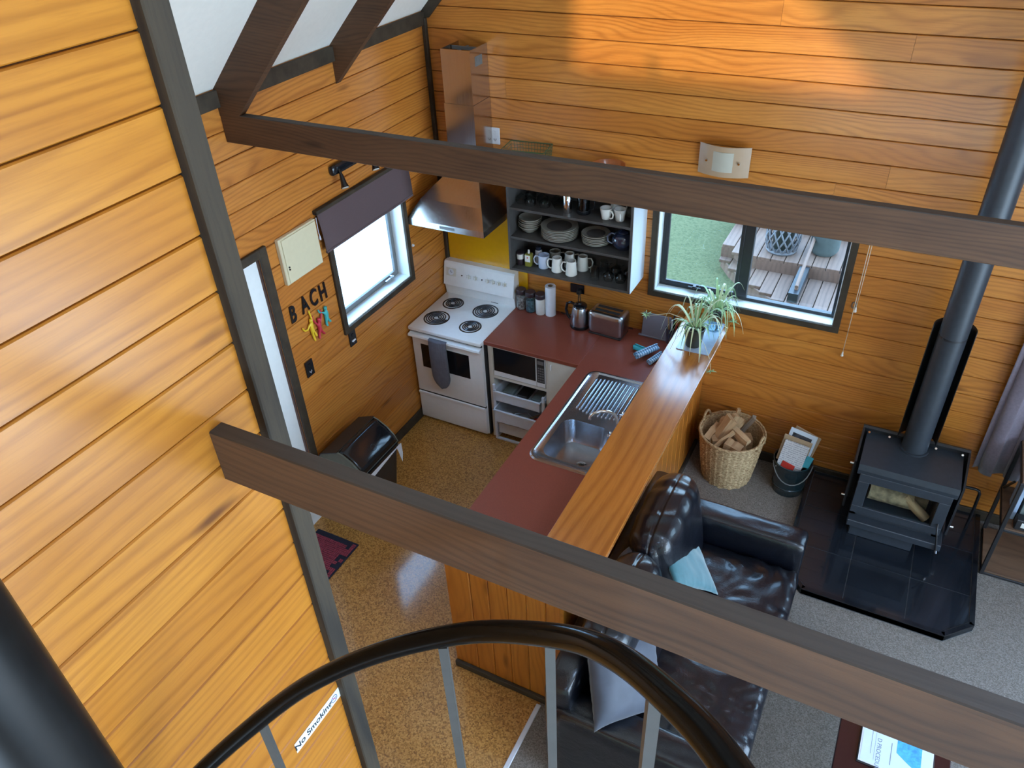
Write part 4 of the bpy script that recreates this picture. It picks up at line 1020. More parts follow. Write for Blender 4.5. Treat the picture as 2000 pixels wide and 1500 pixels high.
B().box(-0.142, -0.134, -0.012, 0.012, 0.10, 0.115, bev=0.003).put('lever', 'blackgloss', to)
bd = thing('chopping_boards', 'grey plastic chopping board leaning on the wall behind the plant', 'chopping board', (1.765, -0.062, ZW), -0.03)
B().box(-0.105, 0.105, -0.007, 0.006, 0.0, 0.185, bev=0.005, rot=Euler((-0.14, 0, 0)).to_matrix()).put('board', 'board_grey', bd)
B().box(-0.125, 0.105, -0.025, -0.005, 0.0, 0.012, bev=0.003).put('foot', 'board_grey', bd)
ub = thing('utensil_pot', 'dark pot of utensils behind the chopping board and plant', 'utensil pot', (1.885, -0.075, ZW))
B().lathe([(0.04, 0), (0.045, 0.12), (0.041, 0.12), (0.038, 0.01)], 22).put('holder', 'navy', ub, smooth=40)
for i, m_ in enumerate(('red', 'navy', 'log', 'tin')):
    a = i * 1.6; B().tube([(0.015 * math.cos(a), 0.015 * math.sin(a), 0.02), (0.035 * math.cos(a), 0.03 * math.sin(a), 0.20)], 0.006, n=8).put('utensil_handle', m_, ub, smooth=50)
# rolled dishcloths
def roll(name, label, mat, loc, L, r, rz, cat='cloth'):
    pts = []; bm = bmesh.new(); n = 40
    prof = []
    for k in range(n + 1):
        a = k / n * 4.5 * PI; rr = r * (0.25 + 0.75 * k / n); prof.append((rr * math.cos(a), rr * math.sin(a)))
    A = []; 
    for s_ in range(7):
        x = -L / 2 + L * s_ / 6; sq = 1 + 0.05 * math.sin(s_ * 2.1)
        A.append([bm.verts.new((x + 0.004 * math.sin(s_ + i), p[0] * sq, p[1] * 0.85 + r * 0.85)) for i, p in enumerate(prof)])
    for s_ in range(6):
        for i in range(n): bm.faces.new((A[s_][i], A[s_][i + 1], A[s_ + 1][i + 1], A[s_ + 1][i]))
    o = finish(bm, name, mat, None, smooth=50); o.location = loc; o.rotation_euler = (0, 0, rz)
    sm = o.modifiers.new('thick', 'SOLIDIFY'); sm.thickness = 0.003
    return tag(o, label, cat)
roll('dishcloth', 'rolled blue and white striped dishcloth lying on top of the others', 'cloth', (1.790, -0.330, ZW + 0.024), 0.19, 0.030, 1.05)
roll('dishcloth', 'rolled teal dishcloth underneath, at the left of the bundle', 'clothteal', (1.735, -0.285, ZW), 0.12, 0.028, -0.25)
roll('dishcloth', 'striped dishcloth at the right of the bundle near the bar', 'cloth', (1.860, -0.345, ZW), 0.14, 0.025, 1.25)
# sockets
def socket(loc, rz, label, mat='tin', n=1, w=0.072, h=0.115):
    s_ = thing('wall_socket', label, 'socket', loc, rz)
    B().box(-w / 2, w / 2, -0.010, 0.0, -h / 2, h / 2, bev=0.003).put('plate', mat, s_)
    B().box(-0.010, 0.010, -0.014, -0.010, 0.016, 0.036, bev=0.001).put('rocker', mat, s_)
    b = B()
    for k in range(3): b.box(-0.010 + 0.008 * k, -0.0065 + 0.008 * k, -0.0105, -0.0098, -0.028 - (0.008 if k == 1 else 0), -0.016 - (0.008 if k == 1 else 0))
    b.put('pin_holes', 'rubber' if mat != 'blackgloss' else 'tin', s_)
    return s_
socket((0.500, 0.0, 2.196), 0, 'white wall socket high up beside the hood chimney')
socket((0.0, -1.708, 1.187), PI / 2, 'black wall socket lower on the left wall near the door', 'blackgloss')
socket((0.0, -1.262, 1.152), PI / 2, 'black switch plate just under the small window corner', 'blackgloss')
B().box(-0.018, 0.018, -0.016, -0.010, -0.022, -0.012).put('white_switch', 'tin', [o for o in bpy.data.objects if o.get('label', '').startswith('black switch plate')][0])
kp = thing('wall_socket', 'black double socket with plug behind the kettle', 'socket', (1.125, 0.0, 1.130), 0)
B().box(-0.055, 0.055, -0.010, 0.0, -0.036, 0.036, bev=0.003).put('plate', 'blackgloss', kp)
B().box(0.008, 0.040, -0.045, -0.010, -0.030, 0.006, bev=0.006).put('plug', 'black', kp)
tag(B().tube([(1.150, -0.04, 1.10), (1.150, -0.045, 1.02), (1.14, -0.035, 0.94), (1.10, -0.025, 0.905), (1.02, -0.030, 0.905), (1.00, -0.02, 0.905)], 0.0035, n=6).put('power_cord', 'black', None, smooth=60), 'black kettle cord dropping from the socket to the worktop', 'cord')
tag(B().tube([(1.16, -0.04, 1.11), (1.18, -0.05, 1.0), (1.26, -0.03, 0.905), (1.40, -0.025, 0.905), (1.58, -0.03, 0.905)], 0.0035, n=6).put('power_cord', 'black', None, smooth=60), 'black toaster cord running along the wall behind the toaster', 'cord')

# ------------------------------------------------------------------ left wall items
sb_ = thing('switchboard_cover', 'ivory painted metal switchboard cover on the left wall', 'cupboard', (0.0, -1.575, 1.950))
B().box(0.0, 0.030, -0.168, 0.160, -0.145, 0.145, bev=0.004).put('box_frame', 'ivory', sb_)
B().box(0.030, 0.036, -0.150, 0.152, -0.136, 0.136, bev=0.002).put('door', 'ivory', sb_)
B().cyl((0.036, -0.135, -0.035), (0.042, -0.135, -0.035), 0.005, n=10).cyl((0.036, -0.135, -0.050), (0.042, -0.135, -0.050), 0.005, n=10).put('latch', 'coil', sb_)
for ch, y, z, rl in (('B', -1.740, 1.600, 0.05), ('A', -1.628, 1.610, -0.06), ('C', -1.540, 1.610, 0.03), ('H', -1.452, 1.605, -0.03)):
    cu_o = text(ch, 0.155, 'blackgloss', None, 'wall_letter', 0.004, offset=0.003)
    cu_o.location = (0.006, y, z); cu_o.scale = (0.62, 1, 1)
    cu_o.rotation_euler = Euler((PI / 2, rl, PI / 2))
    tag(cu_o, 'black letter %s stuck on the boards of the left wall' % ch, 'letter', 'black wall letters')
def figure(loc, mat, label, arms, legs, head=(0.012, 0.0, 0.0), lean=0.0):
    """small hanging toy: one skinned mesh; local x = out of wall, y = along wall, z = up"""
    bm = bmesh.new(); V = []
    def add(p): V.append(bm.verts.new(p)); return len(V) - 1
    R_ = []
    pel = add((0.014, 0, 0)); R_.append(0.013)
    ch = add((0.014, 0.002 + lean * 0.5, 0.034)); R_.append(0.014)
    nk = add((0.015, 0.003 + lean, 0.054)); R_.append(0.007)
    hd2 = add((0.017, 0.004 + lean * 1.2, 0.070)); R_.append(0.0155)
    tp2 = add((0.017, 0.005 + lean * 1.3, 0.084)); R_.append(0.011)
    E = [(pel, ch), (ch, nk), (nk, hd2), (hd2, tp2)]
    for (s_, arm) in arms:
        a = add((0.014, s_ * 0.014 + lean * 0.8, 0.044)); R_.append(0.0075); E.append((ch, a)); pr = a
        for p in arm:
            q = add((0.014, p[0], p[1])); R_.append(0.0065); E.append((pr, q)); pr = q
    for (s_, leg) in legs:
        pr = pel
        for i, p in enumerate(leg):
            q = add((0.014 + (0.006 if i == len(leg) - 1 else 0), p[0], p[1])); R_.append(0.0085 if i < len(leg) - 1 else 0.008); E.append((pr, q)); pr = q
    for a, b_ in E: bm.edges.new((V[a], V[b_]))
    me = bpy.data.meshes.new('hanging_toy'); bm.to_mesh(me); bm.free(); me.materials.append(M[mat])
    o = bpy.data.objects.new('hanging_toy', me); COL.objects.link(o); o.location = loc
    sk_ = o.modifiers.new('skin', 'SKIN'); sk_.use_smooth_shade = True
    for i, v in enumerate(me.skin_vertices[0].data): v.radius = (R_[i], R_[i]); v.use_root = (i == 0)
    ss = o.modifiers.new('sub', 'SUBSURF'); ss.levels = 2; ss.render_levels = 2
    for p in me.polygons: p.use_smooth = True
    return tag(o, label, 'toy', 'plastic figures hanging from the letters')
figure((0.0, -1.622, 1.425), 'toyyellow', 'yellow plastic toy figure hanging by one raised arm from the letter A', [(-1, [(-0.035, 0.022), (-0.062, 0.030), (-0.078, 0.058)]), (1, [(0.016, 0.08), (0.010, 0.115), (0.006, 0.140)])], [(-1, [(-0.002, -0.025), (0.004, -0.058), (0.004, -0.082)]), (1, [(0.016, -0.02), (0.024, -0.042), (0.026, -0.058)])])
figure((0.0, -1.553, 1.392), 'toyred', 'crimson plastic toy figure holding on with both arms up below the letter C', [(-1, [(-0.030, 0.068), (-0.046, 0.098), (-0.044, 0.125)]), (1, [(0.030, 0.068), (0.042, 0.098), (0.036, 0.125)])], [(-1, [(-0.012, -0.022), (-0.018, -0.045), (-0.020, -0.060)]), (1, [(0.014, -0.020), (0.024, -0.040), (0.034, -0.050)])])
figure((0.0, -1.475, 1.435), 'toyteal', 'turquoise plastic toy figure hanging by one arm under the letter H', [(-1, [(-0.030, 0.054), (-0.052, 0.068), (-0.060, 0.092)]), (1, [(0.018, 0.020), (0.014, 0.002)])], [(-1, [(-0.008, -0.022), (-0.010, -0.045), (-0.004, -0.058)]), (1, [(0.014, -0.018), (0.022, -0.036), (0.030, -0.044)])])
# roller blind
bl = thing('window_blind', 'mauve-brown fabric blind pulled halfway over the small window', 'blind', (0.0, -0.91, 2.09))
bm = bmesh.new(); n = 14
for side in (0, 1):
    pass
G = []
for j in range(n + 1):
    t = j / n; z = 0.03 - 0.255 * t; x = 0.030 + 0.022 * math.sin(t * PI * 0.55)
    G.append([bm.verts.new((x, -0.480 + 0.96 * i / 8, z)) for i in range(9)])
for j in range(n):
    for i in range(8): bm.faces.new((G[j][i], G[j][i + 1], G[j + 1][i + 1], G[j + 1][i]))
o = finish(bm, 'fabric', 'blind', bl, smooth=True); sm = o.modifiers.new('thick', 'SOLIDIFY'); sm.thickness = 0.006
B().cyl((0.048, -0.478, -0.226), (0.048, 0.478, -0.226), 0.009, n=12).put('bottom_rail', 'blind', bl, smooth=40)
B().box(0.0, 0.036, -0.486, 0.486, 0.015, 0.040, bev=0.003).put('headrail', 'trim', bl)
B().tube([(0.02, -0.484, 0.0), (0.02, -0.486, -0.10), (0.025, -0.484, -0.12)], 0.0022, n=6).box(0.016, 0.028, -0.490, -0.480, -0.145, -0.118, bev=0.003).put('pull_cord', 'tin', bl)
tag(B().cyl((0.0, -0.440, 1.47), (0.012, -0.440, 1.47), 0.011, 0.008, n=14).put('cord_cleat', 'tin', None, smooth=40), 'tiny white cord hook beside the small window', 'hook')
# black spotlight bar
sl = thing('spotlight_bar', 'black twin spotlight bar on the left wall above the blind', 'spotlight', (0.0, -1.02, 2.300))
B().rbox((0.020, 0.05, 0.0), (0.020, 0.22, 0.032), 0.016, n=6).put('base_bar', 'blackgloss', sl, smooth=True)
for y in (-0.115, 0.205):
    hd3 = B().tube([(0.035, y, -0.005), (0.055, y - 0.01, -0.02), (0.064, y - 0.015, -0.035)], 0.010, n=10).tube([(0.060, y - 0.012, -0.028), (0.085, y - 0.03, -0.075), (0.095, y - 0.036, -0.095)], [0.012, 0.019, 0.027], n=16).put('lamp_head', 'blackgloss', sl, smooth=50)
    B().cyl((0.0945, y - 0.0358, -0.0945), (0.0965, y - 0.037, -0.0985), 0.021, n=16).put('reflector', 'spotglass', hd3)

# ------------------------------------------------------------------ bin and mat
bn = thing('kitchen_bin', 'black swing-top kitchen bin with a white liner against the left wall', 'bin', (0.235, -1.655, 0.0))
bm = bmesh.new()
def rr_ring(hx, hy, r, z): return [bm.verts.new((x, y, z)) for x, y in rrect(-hx, hx, -hy, hy, r, 5)]
a = rr_ring(0.125, 0.160, 0.03, 0.0); b_ = rr_ring(0.170, 0.212, 0.035, 0.50)
for i in range(len(a)): bm.faces.new((a[i], a[(i + 1) % len(a)], b_[(i + 1) % len(b_)], b_[i]))
bm.faces.new(a[::-1]); bm.faces.new(b_)
finish(bm, 'body', 'black', bn, smooth=40)
B().prism(rrect(-0.180, 0.184, -0.222, 0.222, 0.045, 6), 'z', 0.495, 0.520).put('lid_rim', 'blackgloss', bn, smooth=40)
ld = B().prism([(-0.172, 0.52), (-0.172, 0.585), (-0.150, 0.615), (-0.010, 0.672), (0.03, 0.662), (0.10, 0.620), (0.150, 0.565), (0.172, 0.52)], 'y', -0.208, 0.208).put('lid_hood', 'bingreen', bn); ld['label'] = 'olive-grey hood ends'
prof = [(0.00, 0.674), (0.035, 0.664), (0.10, 0.624), (0.150, 0.572), (0.176, 0.530)]
bm = bmesh.new(); Gr = []
for (x, z) in prof:
    Gr.append([bm.verts.new((x + 0.003 - 0.004 * abs(k / 8) ** 4, 0.196 * k / 8, z + 0.006 * (1 - (k / 8) ** 2))) for k in range(-8, 9)])
for j in range(len(prof) - 1):
    for k in range(16): bm.faces.new((Gr[j][k], Gr[j][k + 1], Gr[j + 1][k + 1], Gr[j + 1][k]))
o = finish(bm, 'swing_flap', 'blackgloss', bn, smooth=True); sm = o.modifiers.new('t', 'SOLIDIFY'); sm.thickness = 0.006
B().prism([(-0.176, 0.585), (-0.152, 0.619), (-0.006, 0.678), (-0.006, 0.672), (-0.150, 0.613), (-0.170, 0.583)], 'y', -0.212, 0.212).put('rear_flap', 'black', bn)
cc = Vector((0.125, 0.0, 0.606)); nn_ = Vector((0.75, 0, 0.66)).normalized()
q_ = nn_.to_track_quat('Z', 'Y')
b = B(); b.tube([cc + q_ @ Vector((0.022 * math.cos(k * PI / 12), 0.022 * math.sin(k * PI / 12), 0)) for k in range(24)], 0.0028, n=6, closed=True)
b.put('push_button', 'blackgloss', bn, smooth=True)
# liner frill
bm = bmesh.new(); ring1 = rrect(-0.176, 0.180, -0.219, 0.219, 0.045, 6); m_ = len(ring1)
T = []; Bt = []
for i, (x, y) in enumerate(ring1):
    drop = 0.028 + 0.022 * math.sin(i * 1.7) + (0.03 if y < -0.2 else 0)
    T.append(bm.verts.new((x, y, 0.497))); Bt.append(bm.verts.new((x * 1.03, y * 1.02, 0.497 - max(0.006, drop * (1.0 if y < -0.1 else 0.35)))))
for i in range(m_): bm.faces.new((T[i], T[(i + 1) % m_], Bt[(i + 1) % m_], Bt[i]))
bm2 = bm
v = [bm.verts.new(p) for p in ((0.186, 0.16, 0.50), (0.188, 0.215, 0.50), (0.182, 0.225, 0.40), (0.176, 0.215, 0.32), (0.180, 0.200, 0.36), (0.186, 0.175, 0.45))]
bm.faces.new(v)
finish(bm, 'liner', 'bag', bn)
B().tube([(0.04, -0.222, 0.47), (0.07, -0.232, 0.455), (0.09, -0.226, 0.475)], 0.006, n=6).put('liner_tie', 'toyyellow', bn, smooth=True)

dm = thing('door_mat', 'deep red and navy patterned door mat on the cork floor', 'mat', (0.205, -2.36, 0.0))
B().box(-0.175, 0.175, -0.36, 0.36, 0.0, 0.010, bev=0.003).put('backing', 'mat_navy', dm)
b = B(); random.seed(3)
for iy in range(24):
    for ix in range(12):
        if (ix < 2 or ix > 9) and random.random() < 0.45: continue
        if iy in (0, 23) and random.random() < 0.8: continue
        x = -0.168 + ix * 0.028; y = -0.345 + iy * 0.0288
        if random.random() < 0.5: b.box(x, x + 0.026, y, y + 0.010, 0.010, 0.014).box(x, x + 0.026, y + 0.014, y + 0.024, 0.010, 0.014)
        else: b.box(x, x + 0.010, y, y + 0.026, 0.010, 0.014).box(x + 0.014, x + 0.024, y, y + 0.026, 0.010, 0.014)
b.put('red_pile', 'mat_red', dm)['kind'] = 'stuff'
random.seed(11)

# ------------------------------------------------------------------ wall lamp, cords, curtain on the back wall
wl = thing('wall_lamp', 'curved frosted glass wall lamp with two screws on the back wall', 'wall lamp', (2.095, 0.0, 2.245))
def curved(w, h, y0, bow, n=12, t=0.005):
    bm = bmesh.new(); A = []
    for s_ in (0, 1):
        A.append([[bm.verts.new((-w / 2 + w * i / n, y0 - bow * math.cos((i / n - 0.5) * PI) - s_ * t, z)) for z in (-h / 2, h / 2)] for i in range(n + 1)])
    for i in range(n):
        for s_ in (0, 1):
            a, b2 = A[s_][i], A[s_][i + 1]; bm.faces.new((a[0], b2[0], b2[1], a[1]) if s_ else (a[1], b2[1], b2[0], a[0]))
        for k in (0, 1):
            bm.faces.new((A[0][i][k], A[0][i + 1][k], A[1][i + 1][k], A[1][i][k]))
    for i in (0, n): bm.faces.new((A[0][i][0], A[0][i][1], A[1][i][1], A[1][i][0]))
    return bm
finish(curved(0.31, 0.185, -0.030, 0.045), 'outer_glass', 'frostclear', wl, smooth=40)
finish(curved(0.245, 0.120, -0.036, 0.043), 'inner_glass', 'frost', wl, smooth=40)
for x in (-0.098, 0.098): B().cyl((x, -0.01, 0.0), (x, -0.078, 0.0), 0.007, n=12).put('screw', 'chrome', wl, smooth=40)
B().box(-0.10, 0.10, -0.03, 0.0, -0.035, 0.035).put('backplate', 'tin', wl)
def cord(name, x, z0_, z1_, label):
    c_ = thing(name, label, 'cord', (x, -0.035, 0))
    B().tube([(0.0, 0, z1_), (0.002, -0.002, (z0_ + z1_) / 2), (0, 0, z0_ + 0.03)], 0.0025, n=6).put('string', 'cord', c_, smooth=True)
    B().lathe([(0.004, 0.034), (0.007, 0.012), (0.010, 0.004), (0.007, 0.0)], 12, c=(0, 0, z0_)).put('acorn', 'mugwhite', c_, smooth=50)
cord('blind_cord', 3.004, 1.060, 2.05, 'long pale blind pull cord hanging right of the large window')
cord('blind_cord', 3.016, 1.395, 2.05, 'short pale blind pull cord hanging right of the large window')
B().tube([(3.000 + 0.012 * math.cos(k * PI / 8), -0.006, 1.425 + 0.022 * math.sin(k * PI / 8)) for k in range(16)], 0.003, n=6, closed=True).put('cord_hook', 'gray', None, smooth=True)
tag(bpy.data.objects['cord_hook'], 'small wall hook tidying the blind cords', 'hook')
# curtain
bm = bmesh.new(); n = 90; m_ = 10; G = []
for j in range(m_ + 1):
    z = 0.465 + (2.12 - 0.465) * j / m_
    row = []
    for i in range(n + 1):
        u = i / n; x = 3.925 + 0.62 * u
        amp = 0.032 * (1 - 0.3 * j / m_); y = -0.085 + amp * math.sin(u * 2 * PI * 4.4 + 0.8) + 0.006 * math.sin(u * 40 + j * 0.8)
        row.append(bm.verts.new((x + 0.012 * math.sin(u * 2 * PI * 4.4 * 2), y, z + 0.004 * math.sin(i * 0.6) * (j == 0))))
    G.append(row)
for j in range(m_):
    for i in range(n): bm.faces.new((G[j][i], G[j][i + 1], G[j + 1][i + 1], G[j + 1][i]))
o = finish(bm, 'curtain', 'curtain', None, smooth=True, off=(4.2, -0.085, 0.465)); sm = o.modifiers.new('t', 'SOLIDIFY'); sm.thickness = 0.002
tag(o, 'grey-mauve pleated curtain hanging at the right edge above the side rack', 'curtain')
tag(B().cyl((3.85, -0.085, 2.13), (6.0, -0.085, 2.13), 0.012, n=12).put('curtain_rod', 'black', None, smooth=40), 'black curtain rod above the curtained window', 'curtain rod')

# ------------------------------------------------------------------ sofa
sf = thing('leather_sofa', 'black leather two-seat sofa with its back against the pine peninsula', 'sofa', (2.66, -2.035, 0.0))
# local x: -0.49 (back) .. 0.44 (front); local y: -0.835 .. 0.835
def wr(amp, fx=14, fy=14, fz=14, seed=0.0):
    def f(p, u):
        n_ = noise.noise(Vector((p.x * fx + seed, p.y * fy + seed * 2, p.z * fz)))
        n2_ = noise.noise(Vector((p.x * fx * 2.3 + seed, p.y * fy * 2.3, p.z * fz * 2.3 + seed)))
        return Vector((0, 0, 0)) + p.normalized() * (amp * (n_ + 0.5 * n2_))
    return f
bm = bmesh.new(); rbox(bm, (0.0, 0, 0.17), (0.42, 0.80, 0.13), 0.03, n=6); finish(bm, 'base', 'leather', sf, smooth=True)
bm = bmesh.new(); rbox(bm, (-0.41, 0, 0.42), (0.08, 0.80, 0.36), 0.05, n=8); finish(bm, 'back_frame', 'leather', sf, smooth=True)
def arm_fn(p, u):
    n_ = noise.noise(Vector((p.x * 9, p.y * 18, p.z * 6)))
    return Vector((0, 0, 0.006 * n_ - 0.012 * (u.y ** 2) * max(0, u.z)))
for y in (0.750, -0.750):
    bm = bmesh.new(); rbox(bm, (0.005, y, 0.325), (0.435, 0.088, 0.300), 0.035, n=14, fn=arm_fn); finish(bm, 'arm', 'leather', sf, smooth=True)
def seat_fn(seed):
    def f(p, u):
        e = (1 - u.x ** 4) * (1 - u.y ** 4)
        d = 0.028 * e if u.z > 0 else 0
        w = 0.0
        if u.z > 0:
            w = 0.0050 * (abs(u.x) ** 2 + abs(u.y) ** 2 + 0.25) * math.sin(14 * noise.noise(Vector((p.x * 2.6 + seed, p.y * 4.2, seed))) + p.x * 16 + p.y * 22)
            w += 0.004 * noise.noise(Vector((p.x * 11 + seed, p.y * 15, 1.0)))
            w += 0.0028 * math.sin(30 * noise.noise(Vector((p.x * 3.1 + seed * 3, p.y * 3.3, 2.0))))
        return Vector((0, 0, d + w))
    return f
for i, y in enumerate((0.335, -0.325)):
    bm = bmesh.new(); rbox(bm, (0.105, y, 0.375), (0.345, 0.322, 0.075), 0.045, n=34, fn=seat_fn(3.3 + i * 5)); finish(bm, 'seat_cushion', 'leather', sf, smooth=True)
def back_fn(seed):
    def f(p, u):
        puff = 0.038 * (1 - u.y ** 4) * (1 - 0.5 * u.z ** 2) * (1 if u.x > 0 else 0.6)
        pin = 0.85 - 0.0 * u.y
        d = Vector((math.copysign(puff, u.x) * min(1, abs(u.x) * 1.2), 0, 0.03 * (1 - u.y ** 2) * max(0, u.z)))
        # gathered leather folds radiating from the top seam
        k = math.exp(-((p.x - 0.01) / 0.085) ** 2) * max(0, u.z) ** 0.5 if u.z > 0 else 0
        g = math.sin(p.y * 44 + 2.2 * noise.noise(Vector((p.y * 9 + seed, p.x * 9, p.z * 5))) + 2.5 * noise.noise(Vector((p.y * 3, seed, p.x * 14))))
        d += Vector((0, 0, 0.0048 * g * k))
        d += Vector((0.0030 * g * max(0, 1 - abs(u.y) * 0.3) * (1 if u.x > 0 else -1) * math.exp(-((u.z - 0.95) / 0.5) ** 2), 0, 0))
        seam = math.exp(-((p.x - 0.02) / 0.006) ** 2) * max(0, u.z)
        d += Vector((0, 0, -0.012 * seam))
        d += p.normalized() * 0.005 * noise.noise(Vector((p.x * 10 + seed, p.y * 7, p.z * 9)))
        s_ = 1 - 0.16 * abs(u.y) ** 3
        d += Vector((p.x * (s_ - 1), 0, (p.z) * (s_ - 1) * 0.5))
        return d
    return f
for i, y in enumerate((0.325, -0.325)):
    bm = bmesh.new(); rbox(bm, (-0.250, y, 0.700), (0.108, 0.325, 0.285), 0.095, n=42, fn=back_fn(1.7 + 4 * i), rot=Euler((0, -0.16, 0)).to_matrix()); finish(bm, 'back_cushion', 'leather', sf, smooth=True)
for (x, y) in ((0.37, 0.74), (0.37, -0.74), (-0.42, 0.74), (-0.42, -0.74)):
    B().cyl((x, y, 0.004), (x, y, 0.06), 0.02, 0.028, n=12).put('foot', 'black', sf, smooth=40)

def throw_cushion(name, label, mat, loc, size, rot, th=0.085, seed=0.0):
    bm = bmesh.new()
    N = 26; A = {}
    for s_ in (1, -1):
        for i in range(N + 1):
            for j in range(N + 1):
                u, v = -1 + 2 * i / N, -1 + 2 * j / N
                edge = i in (0, N) or j in (0, N)
                if s_ == -1 and edge: A[(s_, i, j)] = A[(1, i, j)]; continue
                h = th * ((1 - abs(u) ** 2.6) * (1 - abs(v) ** 2.6)) ** 0.55
                pin = 1 - 0.09 * ((1 - u * u) * abs(v) ** 3 if True else 0)
                px = u * size * (1 - 0.10 * (1 - v * v) * abs(u) ** 4); py = v * size * (1 - 0.10 * (1 - u * u) * abs(v) ** 4)
                h += 0.006 * noise.noise(Vector((u * 3 + seed, v * 3, s_))) * (1 - abs(u * v)) + 0.003 * math.sin(v * 30) * abs(u) ** 6
                A[(s_, i, j)] = bm.verts.new((px, py, s_ * max(h, 0.0)))
    for s_ in (1, -1):
        for i in range(N):
            for j in range(N):
                f = [A[(s_, i, j)], A[(s_, i + 1, j)], A[(s_, i + 1, j + 1)], A[(s_, i, j + 1)]]
                try: bm.faces.new(f if s_ == 1 else f[::-1])
                except ValueError: pass
    o = finish(bm, name, mat, None, smooth=True); o.location = loc; o.rotation_euler = rot
    return tag(o, label, 'cushion')
def frame_rot(e1, e2):
    a = Vector(e1).normalized(); b_ = Vector(e2); b_ = (b_ - a * a.dot(b_)).normalized(); n_ = a.cross(b_)
    m = Matrix.Identity(3)
    for i in range(3): m[i][0] = a[i]; m[i][1] = b_[i]; m[i][2] = n_[i]
    return m.to_euler(), a, b_
A_ = Vector((2.435, -1.455, 0.640)); eu, a_, b__ = frame_rot((0.24, -0.25, -0.13), (-0.03, -0.40, 0.22))
throw_cushion('throw_cushion', 'pale teal velvet cushion propped on the sofa seat', 'teal', A_ + (a_ + b__) * 0.225, 0.240, eu, 0.045, 2.0)
C1 = Vector((2.465, -2.875, 0.66)); C2 = Vector((2.66, -2.60, 0.55)); C3 = Vector((2.325, -2.765, 0.90))
eu, a_, b__ = frame_rot(C2 - C1, C3 - C1)
gc = throw_cushion('throw_cushion', 'grey-blue cushion with a laced corner at the near end of the sofa', 'throw', C1 + (a_ + b__) * 0.19, 0.205, eu, 0.08, 5.0)
b = B()
for k in range(5):
    b.tube([(-0.16 + 0.012 * k, 0.205 - 0.002 * k, 0.010), (-0.15 + 0.012 * k, 0.225, 0.0), (-0.16 + 0.012 * k, 0.205, -0.010)], 0.0035, n=6)
b.tube([(-0.17, 0.208, 0.014), (-0.09, 0.208, 0.016), (-0.06, 0.22, 0.02)], 0.004, n=6)
o = b.put('corner_lacing', 'bookblue', gc, smooth=True); o['label'] = 'pale blue corner lacing'
throw_cushion('throw_cushion', 'crumpled navy cushion tucked behind between the two back cushions', 'throw', (2.30, -2.06, 0.74), 0.13, Euler((0.3, -1.1, 0.2)), 0.06, 9.0)

# ------------------------------------------------------------------ firewood basket
fb = thing('firewood_basket', 'tall round wicker basket full of firewood beside the pine peninsula', 'basket', (2.435, -0.268, 0.004))
bm = bmesh.new(); NU, NV = 120, 34; Rr = []
for j in range(NV + 1):
    t = j / NV; r = 0.168 + 0.055 * t ** 0.8; z = 0.40 * t
    row = []
    for i in range(NU):
        a = 2 * PI * i / NU
        d = 0.0065 * math.sin(a * 15 + (PI if j % 2 else 0)) + 0.002 * noise.noise(Vector((math.cos(a) * 6, math.sin(a) * 6, t * 30)))
        row.append(bm.verts.new(((r + d) * math.cos(a), (r + d) * math.sin(a), z)))
    Rr.append(row)
for j in range(NV):
    for i in range(NU): bm.faces.new((Rr[j][i], Rr[j][(i + 1) % NU], Rr[j + 1][(i + 1) % NU], Rr[j + 1][i]))
inn = []
for j in range(9):
    t = 1 - j / 8 * 0.95; r = 0.168 + 0.055 * t ** 0.8 - 0.014
    inn.append([bm.verts.new((r * math.cos(2 * PI * i / NU), r * math.sin(2 * PI * i / NU), 0.40 * t)) for i in range(NU)])
for i in range(NU): bm.faces.new((Rr[-1][i], Rr[-1][(i + 1) % NU], inn[0][(i + 1) % NU], inn[0][i]))
for j in range(8):
    for i in range(NU): bm.faces.new((inn[j][i], inn[j][(i + 1) % NU], inn[j + 1][(i + 1) % NU], inn[j + 1][i]))
bm.faces.new(inn[-1]); bm.faces.new(Rr[0][::-1])
finish(bm, 'woven_body', 'wicker', fb, smooth=50)
b = B()
for ph in (0, PI):
    b.tube([((0.224 + 0.002) * math.cos(2 * PI * i / 60), 0.226 * math.sin(2 * PI * i / 60), 0.402 + 0.005 * math.sin(i * 1.4 + ph)) for i in range(60)], 0.008, n=6, closed=True)
b.put('rim', 'wicker', fb, smooth=True)
for a0 in (2.75, -0.25):
    pts = []
    for k in range(9):
        a = a0 + (k / 8 - 0.5) * 0.50; pts.append((0.226 * math.cos(a), 0.226 * math.sin(a), 0.37 + 0.095 * math.sin(k / 8 * PI)))
    B().tube(pts, 0.009, n=8).put('handle', 'wicker', fb, smooth=True)
def log(label, c, L, w, h, rot, mat='log', tri=True):
    b = B()
    poly = [(-w / 2, -h / 2), (w / 2, -h / 2 * 0.8), (w / 2 * 0.7, h / 2), (-w / 2 * 0.4, h / 2 * 0.8)] if tri else [(-w / 2, -h / 2), (w / 2, -h / 2), (w / 2, h / 2), (-w / 2, h / 2)]
    n = 5; rings = []
    for k in range(n + 1):
        x = -L / 2 + L * k / n; j = 1 + 0.08 * math.sin(k * 2.3 + w * 90)
        rings.append([b.bm.verts.new((x, p[0] * j + 0.003 * math.sin(k), p[1] * j)) for p in poly])
    for k in range(n):
        for i in range(4): b.bm.faces.new((rings[k][i], rings[k][(i + 1) % 4], rings[k + 1][(i + 1) % 4], rings[k + 1][i]))
    b.bm.faces.new(rings[0][::-1]); b.bm.faces.new(rings[-1])
    o = b.put('firewood', mat); o.location = c; o.rotation_euler = rot
    return tag(o, label, 'firewood', 'split wood in the wicker basket')
bx_, by_ = 2.435, -0.268
log('pale split log lying across the top of the basket', (bx_ + 0.02, by_ - 0.02, 0.435), 0.27, 0.06, 0.05, (0.3, 0.12, -0.55))
